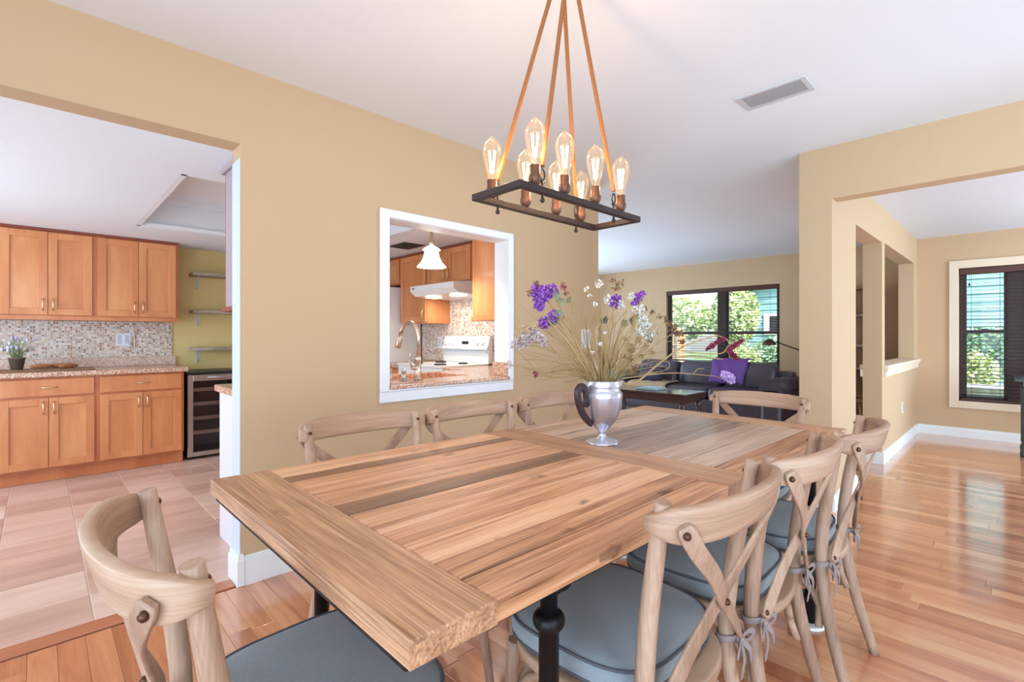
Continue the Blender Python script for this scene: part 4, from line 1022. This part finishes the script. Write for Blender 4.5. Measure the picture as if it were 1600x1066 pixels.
def make_chair():
    t = thing('dining_chair', 'x', 'chair')
    # rear posts
    for s in (-1, 1):
        pa = smoothpath([(s * .222, -.285, 0), (s * .205, -.225, .22), (s * .192, -.190, .44), (s * .200, -.200, .62), (s * .212, -.225, .78), (s * .217, -.243, .895)], 4)
        n = len(pa); part('rear_post', MB().tube(pa, [.0155 + .004 * math.sin(PI * min(1, i / n * 1.1)) for i in range(n)], 14, ups=(0, 1, 0.01)), M['chairZ'], t)
        pf = smoothpath([(s * .178, .185, .435), (s * .192, .205, .22), (s * .208, .232, 0)], 4)
        part('front_leg', MB().tube(pf, [.019 - .006 * i / len(pf) for i in range(len(pf))], 12, ups=(0, 1, 0.01)), M['chairZ'], t)
    # curved top rail bent round the outside of the posts
    def rc(ph, off=0):
        x = .226 * math.sin(ph); y = -.222 - .098 * (max(math.cos(ph), 0)) ** .75
        nv = Vector((math.sin(ph) * .8, -math.cos(ph) - .15, 0)).normalized()
        return Vector((x, y, 0)) + nv * off, nv
    pa = []; ups = []; sc = []
    N = 28
    for i in range(N + 1):
        ph = R(-88 + 176 * i / N); q, nv = rc(ph, .012)
        if i in (0, N): q.y += .012
        pa.append((q.x, q.y, .858 + .006 * math.cos(ph))); c = math.cos(ph); ups.append((nv.x * .28 * c, nv.y * .28 * c, 1))
        e = min(i, N - i); sc.append((1, (.62 + .38 * max(c, 0) ** .6) * ((.5, .8, .95)[e] if e < 3 else 1)))
    sec = [(x * .0105, y * .039) for x, y in RR]
    part('top_rail', MB().sweep(pa, sec, ups, scales=sc), M['chair'], t)
    # crossed straps, bolted outside the rail, running down to the foot of the opposite post
    for s in (-1, 1):
        pa = []; ups = []; o = .007 if s > 0 else -.003
        A, nA = rc(R(-66), .030); mids = [(0, A, .868), (.06, A, .845)]
        key = [(0, A.x, A.y, .866), (.12, A.x * .86, A.y - .010, .815), (.32, A.x * .46, -.285 - o, .735), (.55, .0, -.258 - o, .640), (.78, .10, -.238 - o, .555), (1, .196, -.224, .470)]
        pp = smoothpath([(s * k[1], k[2], k[3]) for k in key], 4); n = len(pp)
        for i, p in enumerate(pp):
            k = i / (n - 1); nx = s * (-1.0 + 1.6 * k); ups.append((nx, -1, 0.1))
        sec = [(x * .0175, y * .0042) for x, y in RR]
        sc = [(.6, 1), (.9, 1)] + [(1, 1)] * (n - 4) + [(.85, 1), (.5, 1)]
        part('cross_strap', MB().sweep(pp, sec, ups, scales=sc), M['chairZ'], t)
    # bolts
    A, nA = rc(R(-64), .034)
    bo = [(A.x, A.y, .850), (-A.x, A.y, .850), (0, -.271, .640), (-.190, -.226, .480), (.190, -.226, .480), (-.216, -.2265, .868), (.216, -.2265, .868)]
    for (x, y, z) in bo: part('bolt', MB().ball((x, y, z), .0075, 8, (1, 1, 1)), M['bolt'], t)
    # seat ring and cane
    ring = superel(.205, .205, 2.6, 36, 0, 0, .06)
    part('seat_frame', MB().sweep([(x, y, .445) for x, y in ring], [(a * .026, b * .014) for a, b in RR], (0, 0, 1), closed=True), M['chair'], t)
    inner = superel(.186, .186, 2.6, 36, 0, 0, .06)
    part('seat', MB().prism(inner, .445, .452), M['cane'], t, label='woven cane seat')
    # bent braces under the seat
    def arch(p, q, z0, z1):
        p, q = Vector(p), Vector(q); pts = [p + Vector((0, 0, z0))]
        for k in range(9):
            a = k / 8; pts.append(p.lerp(q, .10 + .8 * a) + Vector((0, 0, z0 + (z1 - z0) * (.55 + .45 * math.sin(PI * a)))))
        pts.append(q + Vector((0, 0, z0))); return smoothpath(pts, 2)
    rr_, rf = [(-.196, -.205), (.196, -.205)], [(-.19, .20), (.19, .20)]
    for a, b in ((rr_[0], rr_[1]), (rr_[0], rf[0]), (rr_[1], rf[1]), (rf[0], rf[1])):
        d = Vector(b) - Vector(a); c = Vector(a).lerp(Vector(b), .5); nrm = -c.normalized() * .022
        a2 = Vector(a) + nrm; b2 = Vector(b) + nrm
        part('brace', MB().tube(arch((a2.x, a2.y, 0), (b2.x, b2.y, 0), .24, .42), .0115, 8), M['chair'], t)
    # cushion
    cu = MB(); prof = [(.86, .460), (.97, .466), (1.0, .478), (1.0, .500), (.97, .512), (.86, .520), (.6, .5235), (.3, .525), (.02, .525)]
    base = superel(.218, .205, 3.6, 44, 0, .02, .05); n = len(base); vs = []
    for (k, z) in prof: vs += [(x * k, .02 + (y - .02) * k, z) for x, y in base]
    fs = [(i * n + j, i * n + (j + 1) % n, (i + 1) * n + (j + 1) % n, (i + 1) * n + j) for i in range(len(prof) - 1) for j in range(n)]
    fs += [tuple(reversed(range(n))), tuple((len(prof) - 1) * n + j for j in range(n))]
    cu.add(vs, fs, True); c = part('cushion', cu, M['cushion'], t, label='blue-grey cloth seat cushion with ties')
    for z in (.468, .511): part('piping', MB().tube([(x * .985, .02 + (y - .02) * .985, z) for x, y in base], .0035, 6, closed=True), M['piping'], c)
    # ties knotted round the posts
    for s in (-1, 1):
        x, y = s * .192, -.19; tm = MB(); z = .455
        tm.sweep([(x + .024 * math.cos(a * PI / 6), y + .024 * math.sin(a * PI / 6), z + .003 * math.sin(a)) for a in range(12)], [(p * .002, q * .008) for p, q in RR], (0, 0, 1), closed=True)
        kx, ky = x + s * .006, y - .030
        tm.ball((kx, ky, z), .012, 8)
        for (dx, dz, L) in ((-.03, -.01, 1), (.034, .004, 1)):
            tm.sweep(smoothpath([(kx, ky, z), (kx + dx, ky - .012, z + dz + .008), (kx + dx * 1.5, ky - .015, z + dz - .006), (kx + dx * .8, ky - .008, z + dz - .018), (kx, ky, z)], 3), [(p * .007, q * .0016) for p, q in RR], (0, 1, .2))
        for (dx, dz) in ((-.02, -.085), (.045, -.07)):
            tm.sweep(smoothpath([(kx, ky, z), (kx + dx * .5, ky - .016, z + dz * .4), (kx + dx, ky - .012, z + dz)], 4), [(p * .007, q * .0014) for p, q in RR], (0, 1, .2))
        part('tie', tm, M['tie'], c)
    return t
proto = make_chair()
CH = [(1.045, .700, 0, 'cross-back chair seen from behind, first of three along the open side of the table'),
      (1.55, .690, 1.5, 'cross-back chair seen from behind, middle of three along the open side of the table'),
      (2.04, .655, 3, 'cross-back chair seen from behind, last of three, beside the far caster leg'),
      (.885, 1.462, 180, 'cross-back chair on the wall side of the table, first after the kitchen doorway'),
      (1.40, 1.450, 180, 'cross-back chair directly below the pass-through, middle of three by the wall'),
      (1.925, 1.430, 180, 'cross-back chair by the wall, half hidden behind the pewter pitcher'),
      (2.462, .965, 88, 'cross-back chair alone at the table end toward the leather sofa'),
      (.395, .985, -91, 'cross-back chair alone at the table end beside the kitchen floor tiles')]
for i, (x, y, a, lab) in enumerate(CH):
    o = proto if i == 0 else copy_tree(proto)
    o.location = (x, y, 0); o.rotation_euler = (0, 0, R(a)); o['label'] = lab; o['group'] = 'cross-back chairs around the dining table'

# ---------------------------------------------------------------- chandelier
def chandelier():
    zf = 1.65; x0, x1, y0, y1 = 1.01, 1.665, 1.012, 1.235; cx, cy = 1.34, 1.12
    t = thing('rope_chandelier', 'rectangular dark metal chandelier with eight bare bulbs on four ropes', 'chandelier', (cx, cy, zf))
    fr = MB(); wd = .022; hh = .022
    fr.box(x0, y0, zf - hh / 2, x1, y0 + wd, zf + hh / 2, c=.002); fr.box(x0, y1 - wd, zf - hh / 2, x1, y1, zf + hh / 2, c=.002)
    fr.box(x0, y0 + wd, zf - hh / 2, x0 + wd, y1 - wd, zf + hh / 2, c=.002); fr.box(x1 - wd, y0 + wd, zf - hh / 2, x1, y1 - wd, zf + hh / 2, c=.002)
    part('frame', fr, M['frame_metal'], t)
    xs_f = (1.085, 1.225, 1.39, 1.545); xs_b = (1.085, 1.245, 1.41, 1.56)
    zb = zf + hh / 2
    for row, (xs, yb) in enumerate(((xs_f, y0 + wd / 2), (xs_b, y1 - wd / 2 - .005))):
        for x in xs:
            so = part('socket', MB().lathe([(.008, -.002), (.014, .004), (.019, .014), (.020, .026), (.0165, .033), (.0165, .058), (.015, .060)], (x, yb, zb), 16), M['bronze'], t)
            bu = part('bulb', MB().lathe([(.0135, .058), (.0145, .072), (.021, .095), (.029, .125), (.0325, .15), (.031, .170), (.022, .188), (.010, .197), (.004, .203), (.001, .206)], (x, yb, zb), 20, cap=False), M['bulb'], so)
            fm = MB()
            for k in range(6):
                a = k * PI / 3; fm.tube([(x + .005 * math.cos(a), yb + .005 * math.sin(a), zb + .085), (x + .012 * math.cos(a + .3), yb + .012 * math.sin(a + .3), zb + .155)], .0011, 4)
            part('filament', fm, M['fil'], so)
            l = bpy.data.lights.new('bulb_glow', 'POINT'); l.energy = 1.1; l.color = (1.0, .8, .56); l.shadow_soft_size = .012
            lo = bpy.data.objects.new('bulb_glow', l); C.objects.link(lo); lo.location = (x, yb, zb + .12)
    hk = .045
    ends = [((1.115, y1 - wd / 2), (cx - RT[0] * hk, cy - RT[1] * hk)), ((1.118, y0 + wd / 2), (cx - FW[0] * .02, cy - FW[1] * .02)),
            ((1.535, y1 - wd / 2), (cx + FW[0] * .02, cy + FW[1] * .02)), ((1.50, y0 + wd / 2), (cx + RT[0] * hk, cy + RT[1] * hk))]
    for i, ((xa, ya), (xb, yb)) in enumerate(ends):
        A = Vector((xa, ya, zf + .075)); B = Vector((xb, yb, 2.42)); n = 150; rp = MB()
        d = (B - A); 
        pts = [A + d * (k / n) for k in range(n + 1)]
        rp.tube(pts, [.0075 + .0007 * (1 if k % 2 else -1) for k in range(n + 1)], 8)
        part('rope', rp, M['rope'], t)
        h = MB().tube([(xa, ya, zf - .028), (xa, ya, zf + .03)], .004, 8)
        h.tube([(xa + .010 * math.cos(a * PI / 6), ya, zf + .05 + .018 * math.sin(a * PI / 6)) for a in range(12)], .0028, 6, closed=True)
        h.ball((xa, ya, zf - .03), .008, 8); h.tube([(xa - .012, ya, zf + .03), (xa, ya, zf + .022), (xa + .012, ya, zf + .03)], .003, 6)
        part('hook', h, M['frame_metal'], t)
        h2 = MB().tube([(xb + .010 * math.cos(a * PI / 6), yb, 2.435 + .018 * math.sin(a * PI / 6)) for a in range(12)], .0028, 6, closed=True); h2.tube([(xb, yb, 2.45), (xb, yb, 2.49)], .003, 6)
        part('hook', h2, M['frame_metal'], t)
    part('canopy', MB().lathe([(.075, 0), (.078, -.006), (.07, -.018), (.02, -.024)], (cx, cy, 2.4995), 24), M['frame_metal'], t)
chandelier()

# ---------------------------------------------------------------- pitcher and dried flowers
VX, VY = 1.603, 1.147; VT = VX * FW[0] + VY * FW[1]
def pitcher():
    t = thing('pewter_pitcher', 'fluted pewter pitcher with dark handle on the table', 'pitcher', (VX, VY, ZT + .001))
    pr = [(.064, 0), (.066, .003), (.060, .008), (.030, .014), (.016, .024), (.013, .036), (.016, .048), (.034, .064), (.052, .088), (.066, .118), (.074, .150), (.078, .180), (.079, .195),
          (.072, .206), (.069, .212), (.073, .222), (.073, .232), (.069, .240), (.072, .246), (.068, .246), (.066, .238), (.066, .20), (.06, .12)]
    sd = math.atan2(RT[1], RT[0])
    def wob(a, h):
        k = 1.0
        if .07 < h < .2: k += .012 * abs(math.cos(a * 6))
        if h > .215:
            d = abs((a - sd + PI) % (2 * PI) - PI)
            if d < .5: k += .26 * (1 - d / .5) ** 1.5 * min(1, (h - .215) / .025)
        return k
    part('body', MB().lathe(pr, (VX, VY, ZT + .001), 48, wob=wob, cap=False).lathe([(.02, .064), (.001, .0645)], (VX, VY, ZT + .001), 12), M['pewter'], t)
    ca, sa = math.cos(R(35)), math.sin(R(35)); L = (-RT[0] * ca - FW[0] * sa, -RT[1] * ca - FW[1] * sa)
    def hp(r, z): return (VX + L[0] * r, VY + L[1] * r, ZT + z)
    pts = smoothpath([hp(*q) for q in ((.098, .170), (.089, .158), (.083, .176), (.090, .210), (.110, .230), (.129, .213), (.127, .175), (.108, .130), (.086, .102), (.058, .080))], 4)
    part('handle', MB().sweep(pts, [(a * .012, b * .009) for a, b in RR], (L[1], -L[0], 0)), M['handle'], t, label='dark curled wooden handle')
    part('rivet', MB().ball(hp(.066, .083), .009, 10), M['pewter'], t)
    return t
pitcher()
RIM = Vector((VX, VY, ZT + .235))
def stemto(u, v, dt=0, bend=.03, r=.0022, seed=0, base=None):
    """a stem from inside the pitcher to the surveyed tip"""
    rnd = random.Random(seed); tip = ray(u, v, VT + dt)
    b = RIM + Vector((rnd.uniform(-.035, .035), rnd.uniform(-.035, .035), -.12)); m = b.lerp(tip, .5) + Vector((rnd.uniform(-bend, bend), rnd.uniform(-bend, bend), rnd.uniform(0, bend)))
    d = (tip - b); out = Vector((d.x, d.y, 0)); 
    r0 = RIM + Vector((max(-.05, min(.05, d.x * .25)), max(-.05, min(.05, d.y * .25)), .015))
    return tip, smoothpath([b, r0, r0.lerp(tip, .5) + (m - b.lerp(tip, .5)), tip], 5), rnd
def florets(mb, c, rad, n, size, rnd):
    for i in range(n):
        d = Vector((rnd.gauss(0, 1), rnd.gauss(0, 1), rnd.gauss(0, 1))).normalized(); p = Vector(c) + Vector((d.x * rad[0], d.y * rad[1], d.z * rad[2])) * rnd.random() ** .4
        for k in range(3):
            a = Vector((rnd.gauss(0, 1), rnd.gauss(0, 1), rnd.gauss(0, 1))).normalized() * size; b = a.cross(Vector((rnd.gauss(0, 1), rnd.gauss(0, 1), rnd.gauss(0, 1)))).normalized() * size * .5
            mb.add([p, p + a * .6 + b, p + a, p + a * .6 - b], [(0, 1, 2, 3)])
def flower(label, u, v, spots, mat, size=.008, n=60, dt=0, r=.0022, seed=1, leaves=(), extra=()):
    tip, path, rnd = stemto(u, v, dt, .03, r, seed)
    t = thing('dried_flower', label, 'flower', tuple(path[0]), 'dried flowers in the pewter pitcher')
    part('stem', MB().tube(path, [r * 1.4 - r * .7 * i / len(path) for i in range(len(path))], 6), M['stemm'], t)
    sp = MB()
    for (uu, vv, rad) in spots:
        hd = MB(); c = ray(uu, vv, VT + dt + rnd.uniform(-.02, .02)); k = path[int(len(path) * .72)]
        sp.tube([k, k.lerp(c, .5) + Vector((0, 0, .008)), c], r * .5, 5)
        florets(hd, c, (rad, rad, rad), int(n * (rad / .025) ** 2), size, rnd); part('flower_head', hd, mat, t)
    part('branch', sp, M['stemm'], t)
    if leaves:
        for (uu, vv, L) in leaves:
            lf = MB(); c = ray(uu, vv, VT + dt); d = Vector((rnd.gauss(0, .6), rnd.gauss(0, .6), rnd.uniform(-.6, 1))).normalized() * L; e = d.cross(Vector(FW + (0,))).normalized() * L * .32
            q = Vector(FW + (0,)) * L * .12
            lf.add([c, c + d * .35 + e, c + d, c + d * .35 - e, c + d * .5 + q], [(0, 1, 4), (1, 2, 4), (2, 3, 4), (3, 0, 4)]); part('leaf', lf, M['dryleaf'], t)
    for (m2, sps, sz, nn2) in extra:
        for (uu, vv, rad) in sps:
            ex = MB(); florets(ex, ray(uu, vv, VT + dt - .01), (rad, rad, rad), int(nn2 * (rad / .025) ** 2), sz, rnd); part('floret', ex, m2, t)
    return t
flower('purple statice head leaning over the wall, topmost of the purple ones', 850, 462, [(845, 460, .035), (862, 455, .026), (838, 452, .02), (842, 478, .02)], M['purplefl'], .010, 110, -.06, .0052, 1,
       [(872, 470, .055), (882, 490, .06), (874, 498, .05), (884, 478, .05)], [(M['brownfl'], [(838, 445, .018), (828, 458, .014)], .008, 40)])
flower('purple statice head low beside the chair rail, under the topmost purple one', 855, 500, [(850, 505, .022), (866, 494, .024)], M['purplefl'], .010, 100, -.06, .0045, 2)
flower('small mauve bud stem rising above the dried leaves', 883, 447, [(880, 447, .012), (884, 458, .010)], M['redfl'], .008, 60, -.02, .0018, 3, [(886, 474, .035)])
flower('tall thin stem of white florets in front of the wall corner', 936, 446, [(936, 444, .015), (916, 452, .010), (922, 462, .008), (930, 475, .008)], M['whitefl'], .008, 50, 0, .0014, 4)
flower('purple and white statice head in the middle of the bunch', 962, 470, [(962, 472, .028)], M['purplefl'], .010, 110, .02, .0042, 5,
       [(948, 506, .065), (944, 496, .055)], [(M['whitefl'], [(948, 468, .018), (970, 476, .016)], .008, 60), (M['brownfl'], [(964, 448, .020), (958, 438, .012), (972, 442, .012)], .009, 34)])
flower('purple-topped white statice spray in front of the far wall', 1000, 470, [(997, 464, .020), (992, 474, .014), (1004, 460, .012)], M['purplefl'], .009, 110, .06, .0042, 6,
       [(980, 500, .055), (1028, 520, .06), (1020, 530, .05), (986, 508, .05)], [(M['whitefl'], [(986, 462, .014), (998, 485, .026), (1003, 500, .022), (1012, 512, .020), (1004, 520, .028), (1016, 524, .018)], .009, 90)])
flower('cream dried spray hanging out toward the pass-through', 822, 535, [(822, 530, .030), (842, 528, .026), (808, 538, .020), (832, 518, .018), (850, 535, .018)], M['mauvefl'], .007, 110, -.14, .002, 7,
       (), [(M['tanfl'], [(818, 516, .02), (834, 508, .016)], .007, 50)])
flower('thin grey-tipped spray crossing the pass-through casing', 795, 570, [(795, 570, .012), (800, 542, .008)], M['mauvefl'], .009, 60, -.16, .0018, 8)
flower('tiny mauve flower on a drooping thread above the second chair', 838, 585, [(838, 585, .012)], M['redfl'], .008, 60, -.10, .0014, 9)
flower('cluster of brown pods in front of the window blind', 1052, 520, [(1052, 512, .018), (1062, 520, .016), (1044, 504, .012), (1066, 534, .012), (1040, 498, .008)], M['brownfl'], .010, 60, .10, .002, 10)
flower('brown pod spray drooping over the dark table', 985, 570, [(985, 562, .012), (992, 574, .014), (975, 556, .010), (988, 582, .008)], M['brownfl'], .010, 50, .02, .0018, 11)
flower('tan ruffled dried bloom in the middle of the stems', 990, 540, [(985, 545, .020), (998, 532, .016), (975, 530, .014)], M['tanfl'], .010, 60, .03, .0018, 12)
flower('pale beaded spray arching above the crimson plumes branch', 1025, 490, [(1020, 488, .010), (1030, 494, .010), (1008, 482, .010)], M['brownfl'], .009, 50, .08, .0014, 13)
flower('small white star flowers low among the stems', 935, 540, [(938, 538, .008), (924, 552, .008), (946, 520, .007)], M['whitefl'], .007, 60, -.03, .0012, 14)
flower('tan seed heads behind the purple and white statice', 1010, 545, [(1010, 540, .018), (1020, 550, .014), (1000, 556, .014)], M['tanfl'], .009, 44, .05, .0018, 15)
# the two long branches that reach out toward the living room
def branch_thing(label, pts_uv, dt0, dt1, r, tips, mat, heads, size, n, rad2=None, seed=3, cone=False):
    rnd = random.Random(seed); P = [RIM + Vector((.01, -.01, -.13)), RIM + Vector((RT[0] * .05, RT[1] * .05, .0))]
    for k, (u, v) in enumerate(pts_uv): P.append(ray(u, v, VT + dt0 + (dt1 - dt0) * (k + 1) / len(pts_uv)))
    path = smoothpath(P, 5); t = thing('dried_flower', label, 'flower', tuple(P[0]), 'dried flowers in the pewter pitcher')
    part('stem', MB().tube(path, [r * (1 - .6 * i / len(path)) for i in range(len(path))], 8), M['stemm'], t)
    br = MB()
    for pl in tips: br.tube(smoothpath([ray(u, v, VT + dt1) for (u, v) in pl], 4), r * .45, 6)
    if tips: part('branch', br, M['stemm'], t)
    for (a, b, rr) in heads:
        A, B = ray(a[0], a[1], VT + dt1), ray(b[0], b[1], VT + dt1 + .01); hd = MB()
        m = 26
        for i in range(m):
            s = i / (m - 1); c = A.lerp(B, s); k = (math.sin(PI * (.12 + .8 * s))) * rr
            florets(hd, c, (k, k, k), n, size, rnd)
        part('flower_head', hd, mat, t)
branch_thing('pair of crimson amaranth plumes on a long branch before the window', [(990, 600), (1030, 568), (1062, 545), (1085, 535), (1120, 524)], 0, .14, .0055,
             [[(1062, 548), (1100, 553), (1128, 552), (1138, 540)], [(1058, 558), (1090, 557), (1130, 562)], [(1120, 524), (1135, 530), (1140, 540)]], M['redfl'],
             [((1132, 528), (1104, 546), .011), ((1136, 548), (1160, 532), .011), ((1138, 546), (1152, 562), .011)], .008, 5)
branch_thing('pale bare twig with a ruffled lilac bloom reaching over the sofa', [(1000, 588), (1050, 583), (1085, 585), (1118, 588)], 0, .12, .003,
             [[(1084, 584), (1090, 577), (1100, 576)], [(1000, 588), (1040, 578), (1046, 568), (1036, 564)], [(1118, 588), (1128, 592)]], M['lilac'],
             [((1132, 584), (1144, 596), .020)], .012, 6, seed=5)
# filler: fine sprays nobody could count
rnd = random.Random(21); fs_ = MB()
for i in range(150):
    k = rnd.random()
    if k < .45: u, v, dt = rnd.uniform(800, 905), rnd.uniform(470, 600), rnd.uniform(-.18, .02)
    else: u, v, dt = rnd.uniform(925, 1045), rnd.uniform(470, 585), rnd.uniform(-.04, .14)
    tip, path, r2 = stemto(u, v, dt, .04, .001, 100 + i)
    fs_.tube(path, rnd.choice((.0006, .0008, .0012)), 3, cap=False)
    if rnd.random() < .6:
        q = path[-4]; fs_.tube([q, q.lerp(tip, .6) + Vector((rnd.uniform(-.03, .03), rnd.uniform(-.03, .03), rnd.uniform(-.02, .03)))], .0006, 3, cap=False)
single('dried_grass', fs_, M['stemm'], 'fine tan dried stems filling the pewter pitcher', 'dried grass', kind='stuff')
fs2 = MB()
for i in range(26):
    tip, path, r2 = stemto(rnd.uniform(905, 985), rnd.uniform(480, 560), rnd.uniform(-.03, .06), .02, .002, 300 + i)
    fs2.tube(path, rnd.choice((.0014, .002, .003)), 5, cap=False)
single('dried_stalks', fs2, M['stemm'], 'thicker tan stalks bunched upright in the pitcher mouth', 'dried stalks', kind='stuff')
